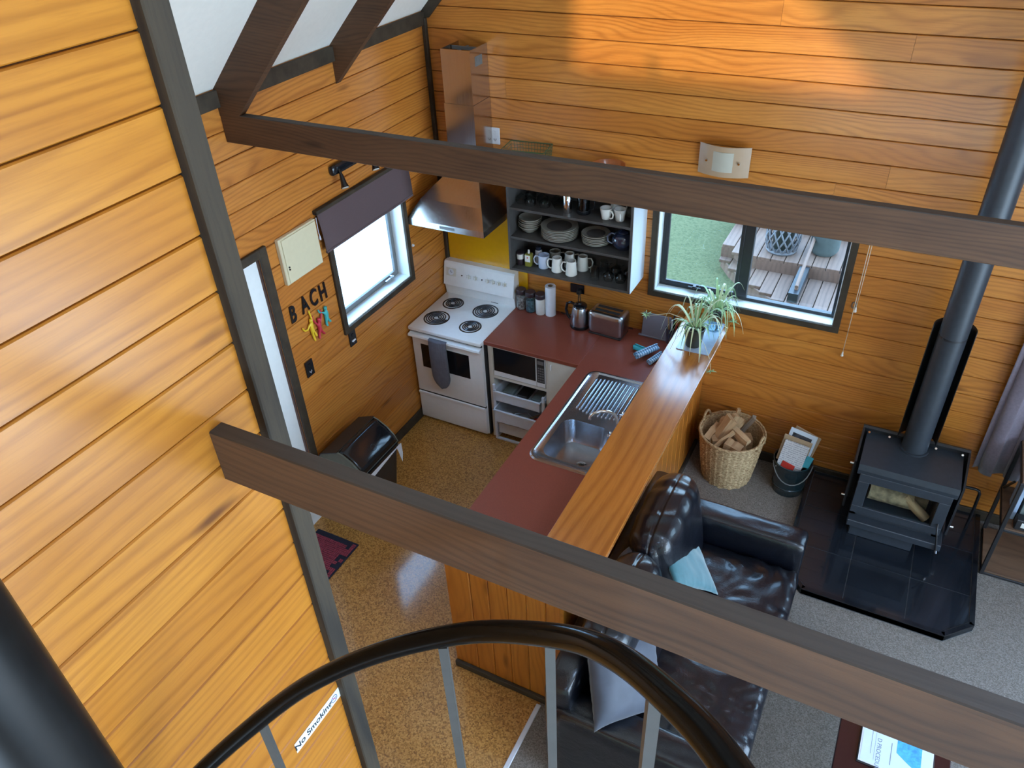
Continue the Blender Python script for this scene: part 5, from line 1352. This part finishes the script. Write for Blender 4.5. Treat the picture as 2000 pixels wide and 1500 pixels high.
log('broad brown split log leaning upright at the left of the basket', (bx_ - 0.075, by_ - 0.03, 0.385), 0.30, 0.10, 0.04, (0.2, -1.15, 0.55))
log('narrow upright split log behind the broad one in the basket', (bx_ - 0.045, by_ + 0.035, 0.40), 0.26, 0.05, 0.04, (0.6, -1.2, 0.3))
log('thin upright stick at the back of the basket', (bx_ - 0.02, by_ + 0.08, 0.42), 0.26, 0.025, 0.022, (0.1, -1.35, 0.4))
log('short forked piece of wood in the middle rear of the basket', (bx_ + 0.01, by_ + 0.05, 0.40), 0.18, 0.055, 0.03, (0.5, -0.9, 0.9))
log('grey weathered stick leaning at the rear right of the basket', (bx_ + 0.065, by_ + 0.075, 0.40), 0.28, 0.045, 0.03, (0.2, -1.15, -0.15), 'grey_wood')
log('reddish block of wood at the front of the basket', (bx_ + 0.045, by_ - 0.13, 0.375), 0.12, 0.07, 0.06, (0.1, 0.1, -0.2), tri=False)
log('pale bent stick at the front of the basket', (bx_ - 0.03, by_ - 0.10, 0.40), 0.17, 0.028, 0.025, (0.2, -0.5, 0.9))
log('dark round-backed log at the far left inside the basket', (bx_ - 0.13, by_ - 0.02, 0.36), 0.16, 0.08, 0.07, (0.2, -0.3, 1.3))
log('brown log buried under the others in the basket', (bx_ + 0.0, by_ + 0.0, 0.31), 0.30, 0.11, 0.09, (0.1, 0.1, 0.6))
log('broad log at the bottom right inside the basket', (bx_ + 0.07, by_ - 0.04, 0.32), 0.22, 0.08, 0.08, (0.1, 0.05, -1.0))

# ------------------------------------------------------------------ bucket of newspapers
bk = thing('metal_bucket', 'dark enamel bucket holding newspapers between the basket and hearth', 'bucket', (2.868, -0.235, 0.004))
B().lathe([(0.098, 0.0), (0.104, 0.004), (0.110, 0.06), (0.113, 0.063), (0.113, 0.07), (0.110, 0.073), (0.128, 0.265), (0.133, 0.270), (0.133, 0.278), (0.125, 0.278), (0.105, 0.03), (0.001, 0.02)], 40).put('pail', 'bucket', bk, smooth=40)
B().tube([(0.134 * math.cos(a), 0.134 * math.sin(a), 0.262 - 0.115 * math.sin(k / 12 * PI)) for k, a in ((k, -2.75 + k / 12 * 2.7) for k in range(13))], 0.004, n=6).put('bail_handle', 'gray', bk, smooth=True)
def sheet_stack(name, label, mat, c, w, h, t, rot, cat='newspaper'):
    o = B().box(-w / 2, w / 2, -t / 2, t / 2, -h / 2, h / 2, bev=0.003).put(name, mat); o.location = c; o.rotation_euler = rot
    return tag(o, label, cat)
n1 = sheet_stack('newspaper', 'folded newspaper with columns of text at the front of the bucket', 'paper', (2.862, -0.285, 0.335), 0.165, 0.22, 0.014, (-0.28, 0.10, -0.05))
n2 = sheet_stack('newspaper', 'newspaper with a dark photograph behind the kraft folder in the bucket', 'paperwhite', (2.882, -0.215, 0.375), 0.185, 0.25, 0.014, (-0.24, 0.12, -0.10))
B().box(-0.068, 0.062, -0.0085, -0.007, 0.045, 0.098).put('photograph', 'paperpic', n2)
sheet_stack('cardboard_folder', 'brown kraft card between the two newspapers in the bucket', 'kraft', (2.862, -0.252, 0.365), 0.190, 0.20, 0.008, (-0.28, 0.10, -0.05), 'card')
sheet_stack('magazine', 'thin brown magazine at the back of the bucket', 'kraft', (2.900, -0.190, 0.375), 0.185, 0.24, 0.006, (-0.26, 0.15, -0.25), 'magazine')
sheet_stack('red_booklet', 'red booklet sticking up at the bucket front below the newspaper', 'red', (2.845, -0.322, 0.268), 0.09, 0.06, 0.006, (-0.5, 0.15, -0.2), 'booklet')
sheet_stack('teal_booklet', 'teal booklet corner at the right of the bucket', 'tealcard', (2.965, -0.275, 0.315), 0.05, 0.09, 0.006, (-0.3, 0.3, 0.2), 'booklet')

# ------------------------------------------------------------------ hearth and wood burner
ht = thing('tiled_hearth', 'black tiled hearth slab with clipped front corners under the wood burner', 'hearth', (0, 0, 0))
hx0, hx1, hy0 = 2.985, 4.085, -1.150
outl = [(hx0, -0.02), (hx0, hy0 + 0.15), (hx0 + 0.15, hy0), (hx1 - 0.15, hy0), (hx1, hy0 + 0.15), (hx1, -0.02)]
B().prism(outl, 'z', 0.004, 0.0478).put('slab', 'grout', ht)
b = B()
for k in range(6):
    p, q = Vector((*outl[k], 0)), Vector((*outl[(k + 1) % 6], 0))
    if k == 5: continue
    d = (q - p).normalized(); nx = Vector((-d.y, d.x, 0)) * 0.028
    b.prism([(p.x, p.y), (q.x, q.y), (q.x + nx.x, q.y + nx.y), (p.x + nx.x, p.y + nx.y)], 'z', 0.010, 0.056)
b.put('edging', 'blackgloss', ht)
xs = [hx0 + 0.030, 3.372, 3.720, hx1 - 0.030]; ys = [hy0 + 0.030, -0.775, -0.400, -0.025]
for i in range(3):
    for j in range(3):
        a0, a1, c0, c1 = xs[i] + 0.0022, xs[i + 1] - 0.0022, ys[j] + 0.0022, ys[j + 1] - 0.0022
        poly = [(a0, c0), (a1, c0), (a1, c1), (a0, c1)]
        if j == 0 and i == 0: poly = [(a0 + 0.135, c0), (a1, c0), (a1, c1), (a0, c1), (a0, c0 + 0.135)]
        if j == 0 and i == 2: poly = [(a0, c0), (a1 - 0.135, c0), (a1, c0 + 0.135), (a1, c1), (a0, c1)]
        B().prism(poly, 'z', 0.040, 0.050 + 0.0004 * ((i + j) % 2)).put('tile', 'tile', ht)
wb = thing('wood_burner', 'black steel wood burner with a glass door and tall flue', 'wood burner', (3.552, -0.34, 0.051))
# local coordinates: front at y = -0.21, back at y = 0.16
B().box(-0.235, 0.145, -0.215, 0.10, 0.0, 0.16, bev=0.004).put('pedestal', 'stove', wb)
B().box(-0.262, 0.290, -0.262, 0.10, 0.115, 0.165, bev=0.004).put('ash_lip', 'stove', wb)
bm = bmesh.new()
bx(bm, -0.262, 0.262, -0.195, -0.19 + 0.012, 0.165, 0.215); bx(bm, -0.262, 0.262, -0.195, -0.183, 0.505, 0.560)
bx(bm, -0.262, -0.225, -0.195, 0.12, 0.165, 0.560); bx(bm, 0.225, 0.262, -0.195, 0.12, 0.165, 0.560)
bx(bm, -0.225, 0.225, 0.08, 0.12, 0.165, 0.560); bx(bm, -0.225, 0.225, -0.183, 0.08, 0.165, 0.20); bx(bm, -0.225, 0.225, -0.183, 0.08, 0.53, 0.560)
finish(bm, 'firebox', 'stove', wb)
B().box(-0.215, 0.215, 0.05, 0.078, 0.205, 0.525).box(-0.222, -0.20, -0.17, 0.05, 0.205, 0.525).box(0.20, 0.222, -0.17, 0.05, 0.205, 0.525).put('firebricks', 'firebrick', wb)
dr = B()
for (a0, a1, c0, c1) in ((-0.262, 0.262, 0.205, 0.262), (-0.262, 0.262, 0.468, 0.530), (-0.262, -0.198, 0.262, 0.468), (0.198, 0.262, 0.262, 0.468)):
    dr.box(a0, a1, -0.222, -0.196, c0, c1, bev=0.002)
dro = dr.put('door', 'stove', wb)
B().box(-0.200, 0.200, -0.212, -0.208, 0.260, 0.470).put('door_glass', 'glass', dro)
B().tube([(0.235, -0.222, 0.30), (0.235, -0.245, 0.285), (0.245, -0.262, 0.24), (0.268, -0.275, 0.13)], 0.006, n=8).put('handle', 'black', dro, smooth=60)
B().cyl((0.268, -0.275, 0.135), (0.271, -0.277, 0.115), 0.010, n=12).put('handle_knob', 'chrome', dro, smooth=40)
B().prism([(-0.215, 0.520), (-0.225, 0.560), (-0.215, 0.600), (0.15, 0.600), (0.15, 0.56), (-0.19, 0.56)], 'x', -0.282, 0.282).put('top_plate', 'stove', wb)
B().prism([(0.135, 0.0), (0.150, 0.0), (0.150, 0.640), (0.125, 0.650), (0.110, 0.640), (0.135, 0.62)], 'x', -0.310, 0.310).put('rear_shield', 'black', wb)
for s_ in (-1, 1):
    x0, x1 = (s_ * 0.300, s_ * 0.312)
    B().prism([(-0.15, 0.165), (0.15, 0.165), (0.15, 0.64), (0.10, 0.64), (-0.15, 0.56)], 'x', min(x0, x1), max(x0, x1)).put('side_shield', 'black', wb)
b = B()
for (x, y, z, dx) in ((-0.312, -0.10, 0.50, -0.022), (-0.312, -0.10, 0.22, -0.022), (0.312, -0.12, 0.22, 0.022)):
    b.cyl((x, y, z), (x + dx, y, z), 0.008, n=12)
for (x, y) in ((-0.27, 0.115), (-0.15, 0.115), (0.12, 0.115), (0.27, 0.115)): b.cyl((x, y - 0.004, 0.612), (x, y - 0.022, 0.625), 0.007, n=12)
b.put('shield_screws', 'chrome', wb, smooth=40)
B().cyl((0, 0.07, 0.598), (0, 0.07, 0.612), 0.086, n=36).cyl((0, 0.07, 0.60), (0, 0.07, 4.95), 0.075, n=36).put('flue', 'stove', wb, smooth=40)
B().cyl((0, 0.07, 1.44), (0, 0.07, 1.452), 0.0765, n=36).cyl((-0.045, 0.008, 1.446), (-0.048, 0.004, 1.447), 0.006, n=10).put('flue_joint', 'black', wb, smooth=40)
bm = bmesh.new(); A = []
for z in (0.66, 1.46, 1.50):
    A.append([bm.verts.new((0.112 * math.cos(a), 0.07 + 0.112 * math.sin(a), z)) for a in [(-5 + 190 * k / 16) * PI / 180 * (1 if z < 1.48 else 1) for k in range(17)]])
for j in range(2):
    for k in range(16): bm.faces.new((A[j][k], A[j][k + 1], A[j + 1][k + 1], A[j + 1][k]))
o = finish(bm, 'flue_shield', 'black', wb, smooth=50); sm = o.modifiers.new('t', 'SOLIDIFY'); sm.thickness = 0.004
# logs inside the burner
def blog(label, c, L, r, rot, mat='ash'):
    b = B(); rings = []; n = 12
    for k in range(7):
        x = -L / 2 + L * k / 6
        rings.append([b.bm.verts.new((x, r * (1 + 0.15 * noise.noise(Vector((k, i, L)))) * math.cos(2 * PI * i / n), r * (1 + 0.15 * noise.noise(Vector((k, i, 3)))) * math.sin(2 * PI * i / n))) for i in range(n)])
    for k in range(6):
        for i in range(n): b.bm.faces.new((rings[k][i], rings[k][(i + 1) % n], rings[k + 1][(i + 1) % n], rings[k + 1][i]))
    b.bm.faces.new(rings[0][::-1]); b.bm.faces.new(rings[-1])
    o = b.put('burner_log', mat, None, smooth=50); o.location = c; o.rotation_euler = rot
    return tag(o, label, 'firewood')
blog('thick bark-covered log lying behind the wood burner glass', (3.50, -0.40, 0.345), 0.26, 0.065, (0, 0.05, 0.05), 'ash')
blog('slender split log leaning at the right behind the burner glass', (3.655, -0.44, 0.325), 0.18, 0.032, (0, 0.55, -0.3), 'log')
blog('charred log at the back of the wood burner', (3.60, -0.33, 0.31), 0.25, 0.05, (0, 0.0, -0.1))
# side guard rail (fire iron hanger)
gr_ = B().tube([(3.885, -0.20, 0.40), (3.965, -0.195, 0.40), (3.988, -0.193, 0.392), (3.998, -0.192, 0.37), (4.002, -0.192, 0.22), (4.002, -0.192, 0.056)], 0.010, n=10).tube([(3.900, -0.20, 0.40), (3.898, -0.20, 0.056)], 0.008, n=10).put('fire_rail', 'blackgloss', None, smooth=60)
tag(gr_, 'black bent tube rail beside the wood burner', 'rail')

# ------------------------------------------------------------------ metal rack at right edge
rk = thing('side_rack', 'black metal framed rack with rustic wood shelves at the right edge', 'rack', (4.105, -0.515, 0.0))
rw, rd, rh = 0.50, 0.415, 0.78
legs = [(0.011, 0.011), (0.011, rd - 0.011), (rw - 0.011, 0.011), (rw - 0.011, rd - 0.011)]
for (x, y) in legs: B().box(x - 0.011, x + 0.011, y - 0.011, y + 0.011, 0.004, rh, bev=0.002).put('leg', 'black', rk)
for z in (0.015, 0.40, rh - 0.011):
    b = B()
    for (x0, x1, y0, y1) in ((0.022, rw - 0.022, 0.0, 0.022), (0.022, rw - 0.022, rd - 0.022, rd), (0.0, 0.022, 0.022, rd - 0.022), (rw - 0.022, rw, 0.022, rd - 0.022)):
        b.box(x0, x1, y0, y1, z - 0.011 + 0.004, z + 0.011, bev=0.002)
    b.put('frame', 'black', rk)
B().tube([(0.012, rd - 0.03, 0.42), (0.014, rd * 0.5, 0.62)], 0.008, n=6).put('brace', 'black', rk)
for z in (0.030, 0.412, rh): B().box(0.006, rw - 0.006, 0.006, rd - 0.006, z - 0.004, z + 0.010, bev=0.001).put('shelf_board', 'rustic', rk)
for i, (m_, h_, t_, lb) in enumerate((('bookblue', 0.27, 0.020, 'pale blue book at the left end of the rack shelf'), ('bookgreen', 0.29, 0.030, 'dark green-grey book second on the rack shelf'), ('tin', 0.25, 0.016, 'thin white book third on the rack shelf'), ('bookpink', 0.22, 0.022, 'pinkish book fourth on the rack shelf'))):
    x = 4.150 + i * 0.036
    tag(B().box(x, x + t_, -0.42, -0.24, 0.425, 0.425 + h_, bev=0.002).put('book', m_), lb, 'book', 'books on the side rack')
sbx = thing('storage_box', 'black storage box with a white label on the middle rack shelf', 'box', (4.29, -0.455, 0.424))
B().box(-0.12, 0.15, -0.045, 0.02, 0.0, 0.075, bev=0.004).put('box_body', 'black', sbx)
B().box(-0.09, 0.06, -0.047, -0.045, 0.024, 0.060).put('paper_label', 'mugwhite', sbx)
B().cyl((-0.03, -0.045, 0.012), (-0.03, -0.050, 0.012), 0.006, n=10).put('stud', 'chrome', sbx)

# ------------------------------------------------------------------ coffee table and folder
tb = thing('coffee_table', 'dark red-brown coffee table at the lower right behind the near beam', 'table', (0, 0, 0))
B().box(3.455, 3.935, -3.05, -1.715, 0.365, 0.400, bev=0.004).put('table_top', 'mahogany', tb)
for (x, y) in ((3.49, -1.75), (3.90, -1.75), (3.49, -3.01), (3.90, -3.01)): B().box(x - 0.025, x + 0.025, y - 0.025, y + 0.025, 0.004, 0.365, bev=0.003).put('leg', 'mahogany', tb)
B().box(3.48, 3.91, -3.00, -1.76, 0.31, 0.364).put('apron', 'mahogany', tb)
fd = thing('information_folder', 'open information folder with a white printed page on the coffee table', 'folder', (3.708, -2.225, 0.401))
B().box(-0.160, 0.160, -0.135, 0.235, 0.0, 0.006, bev=0.002).put('cover', 'black', fd)
B().box(-0.154, 0.154, -0.128, 0.228, 0.006, 0.0085).put('sleeve', 'tin', fd)
B().box(-0.147, 0.147, -0.121, 0.221, 0.0085, 0.0095).put('page', 'paperwhite', fd)
t_ = text('D PROCEDURES', 0.026, 'greytext', fd, 'heading', 0.0002, 'LEFT'); t_.location = (-0.075, 0.02, 0.0099); t_.rotation_euler = (0, 0, -PI / 2)
B().box(-0.0235, -0.0205, -0.095, 0.02, 0.0095, 0.0098).put('small_print', 'greytext', fd)
B().box(-0.108, -0.1065, -0.075, 0.10, 0.0095, 0.0099).box(-0.092, -0.091, -0.10, 0.10, 0.0095, 0.0099).put('ruled_lines', 'greytext', fd)
B().prism([(0.0, -0.02), (0.05, -0.055), (0.085, -0.075), (0.105, -0.072), (0.105, 0.10), (0.0, 0.10)], 'z', 0.0095, 0.0099).put('illustration', 'blueprint', fd)

# ------------------------------------------------------------------ no smoking strip
ns = thing('sign_strip', 'white No Smoking strip stuck on the near boarded wall', 'sign', (XN + 0.001, -3.755, 1.592))
B().box(0.0, 0.001, -0.112, 0.118, -0.025, 0.025).put('strip', 'reveal', ns)
t_ = text('No Smoking', 0.037, 'blacktext', ns, 'lettering', 0.0002, offset=0.0007); t_.location = (0.0014, -0.022, 0.0); t_.rotation_euler = (PI / 2, 0, PI / 2)
B().tube([(0.0015, 0.086 + 0.014 * math.cos(k * PI / 12), 0.014 * math.sin(k * PI / 12)) for k in range(24)], 0.0016, n=5, closed=True).put('ring', 'greytext', ns)
B().tube([(0.0015, 0.078, 0.009), (0.0015, 0.094, -0.009)], 0.0013, n=5).put('slash', 'redmarks', ns)
B().box(0.0008, 0.0018, 0.076, 0.096, -0.002, 0.002).put('cigarette', 'greytext', ns)

# ------------------------------------------------------------------ spider plants on the bar
def plant(loc, label, potm, pr, ph, n, spread, seed, runner=None, tilt=0.0, clear=False):
    random.seed(seed)
    p = thing('spider_plant', label, 'plant', loc, 0, None)
    B().lathe([(pr * 0.78, 0.0), (pr * 0.80, 0.004), (pr, ph - 0.012), (pr * 1.06, ph - 0.010), (pr * 1.06, ph), (pr * 0.96, ph), (pr * 0.74, 0.012), (0.001, 0.010)], 30).put('pot', potm, p, smooth=40)
    B().lathe([(pr * 0.90, ph * 0.80), (pr * 0.5, ph * 0.84), (0.001, ph * 0.85)], 20, cap=False).put('soil', 'soil', p, smooth=True)
    for i in range(n):
        a = 2 * PI * i / n * 2.4 + random.uniform(-0.3, 0.3); L = random.uniform(0.55, 1.0) * spread
        lift = random.uniform(0.35, 1.15) * L * 0.9; droop = random.uniform(0.5, 1.6) * L
        w = random.uniform(0.0034, 0.0066)
        bm = bmesh.new(); rows = []
        K = 12; ca, sa = math.cos(a), math.sin(a)
        for k in range(K + 1):
            t = k / K; r = 0.008 + L * (t - 0.15 * t * t) * 0.9
            z = ph * 0.85 + lift * math.sin(min(1, t * 1.1) * PI * 0.55) - droop * t ** 3 * 0.75
            if r < pr * 1.05 and z < ph: z = ph * 0.85 + 0.02
            wd = w * (1 - t ** 2.2) ** 0.8 * (0.55 + 0.9 * min(1, t * 4)) + 0.0004
            cx_, cy_ = r * ca, r * sa
            rows.append([bm.verts.new((cx_ - sa * wd, cy_ + ca * wd, z + 0.0015)), bm.verts.new((cx_, cy_, z - 0.0012)), bm.verts.new((cx_ + sa * wd, cy_ - ca * wd, z + 0.0015))])
        for k in range(K):
            for q in (0, 1): bm.faces.new((rows[k][q], rows[k][q + 1], rows[k + 1][q + 1], rows[k + 1][q]))
        finish(bm, 'leaf', 'leafa' if random.random() < 0.55 else 'leafb', p, smooth=True)
    for (pts, tuft) in (runner or []):
        rn = B().tube(pts, 0.0016, n=5).put('runner', 'runner', p, smooth=True)
        if tuft:
            e = Vector(pts[-1]); b = B()
            for k in range(13):
                a = k * 2.4; d = Vector((math.cos(a), math.sin(a), random.uniform(-0.5, 0.8))).normalized() * random.uniform(0.025, 0.045)
                b.tube([e, e + d * 0.6 + Vector((0, 0, 0.005)), e + d], [0.0025, 0.003, 0.0006], n=4)
            b.put('plantlet', 'leafa', rn, smooth=True)
    return p
plant((2.125, -0.420, 1.152), 'spider plant in a dark pot at the front of the bar tray, runners trailing', 'pot', 0.064, 0.130, 36, 0.29, 21,
      [([(-0.01, 0, 0.11), (-0.08, -0.02, 0.19), (-0.17, -0.02, 0.205), (-0.26, -0.01, 0.165), (-0.33, 0.0, 0.14)], True),
       ([(0.0, -0.02, 0.11), (-0.07, -0.06, 0.12), (-0.10, -0.10, 0.06), (-0.11, -0.14, 0.02)], False),
       ([(0.02, 0.0, 0.11), (0.08, 0.02, 0.16), (0.16, 0.03, 0.17), (0.20, 0.04, 0.15)], False),
       ([(0.03, -0.03, 0.10), (0.09, -0.07, 0.06), (0.15, -0.12, -0.02), (0.17, -0.17, -0.06)], True)])
plant((2.195, -0.185, 1.152), 'spider plant in a glass vase at the back of the bar by the window', 'jarglass', 0.058, 0.150, 56, 0.26, 42,
      [([(0.02, 0, 0.12), (0.09, 0.01, 0.15), (0.13, -0.03, 0.10)], True)])
tr_ = B().prism(rrect(2.035, 2.250, -0.505, -0.095, 0.012, 4), 'z', 1.1465, 1.152).put('plant_tray', 'tray')
tag(tr_, 'grey-blue plastic tray under the plants on the bar', 'tray')

# ------------------------------------------------------------------ spiral stair rail, balusters and post
rp = [(1.969, -4.217, 2.188), (2.133, -4.102, 2.385), (2.269, -4.040, 2.530), (2.433, -3.985, 2.662), (2.613, -3.950, 2.780), (2.800, -3.985, 2.925), (2.924, -4.058, 3.047), (3.041, -4.160, 3.151), (3.116, -4.240, 3.210), (3.175, -4.33, 3.262), (3.22, -4.44, 3.32), (3.24, -4.60, 3.40)]
rp = [(1.86, -4.34, 2.03)] + rp
def catmull(P, m=8):
    P = [Vector(p) for p in P]; out = []
    for i in range(len(P) - 1):
        p0 = P[max(i - 1, 0)]; p1 = P[i]; p2 = P[i + 1]; p3 = P[min(i + 2, len(P) - 1)]
        for k in range(m):
            t = k / m; out.append(0.5 * ((2 * p1) + (-p0 + p2) * t + (2 * p0 - 5 * p1 + 4 * p2 - p3) * t * t + (-p0 + 3 * p1 - 3 * p2 + p3) * t ** 3))
    out.append(P[-1]); return out
sr = thing('stair_railing', 'curved glossy black spiral stair handrail sweeping across the foreground', 'railing', (0, 0, 0))
B().tube(catmull(rp), 0.0205, n=20).put('handrail', 'rail', sr, smooth=True)
for (x, y, z, w) in ((2.120, -4.112, 2.37, 0.008), (2.552, -3.965, 2.735, 0.0085), (2.786, -3.980, 2.910, 0.0085), (3.000, -4.122, 3.110, 0.0085)):
    o = B().box(-w, w, -w, w, -1.05, -0.012).put('baluster', 'balpaint', sr); o.location = (x, y, z); o.rotation_euler = (0, 0, 0.5)
o = B().cyl((2.535, -4.560, 0.0), (2.535, -4.560, 4.3), 0.052, n=36).put('stair_post', 'postpaint', None, smooth=40)
tag(o, 'thick black round centre post of the spiral stair at the lower left', 'post')
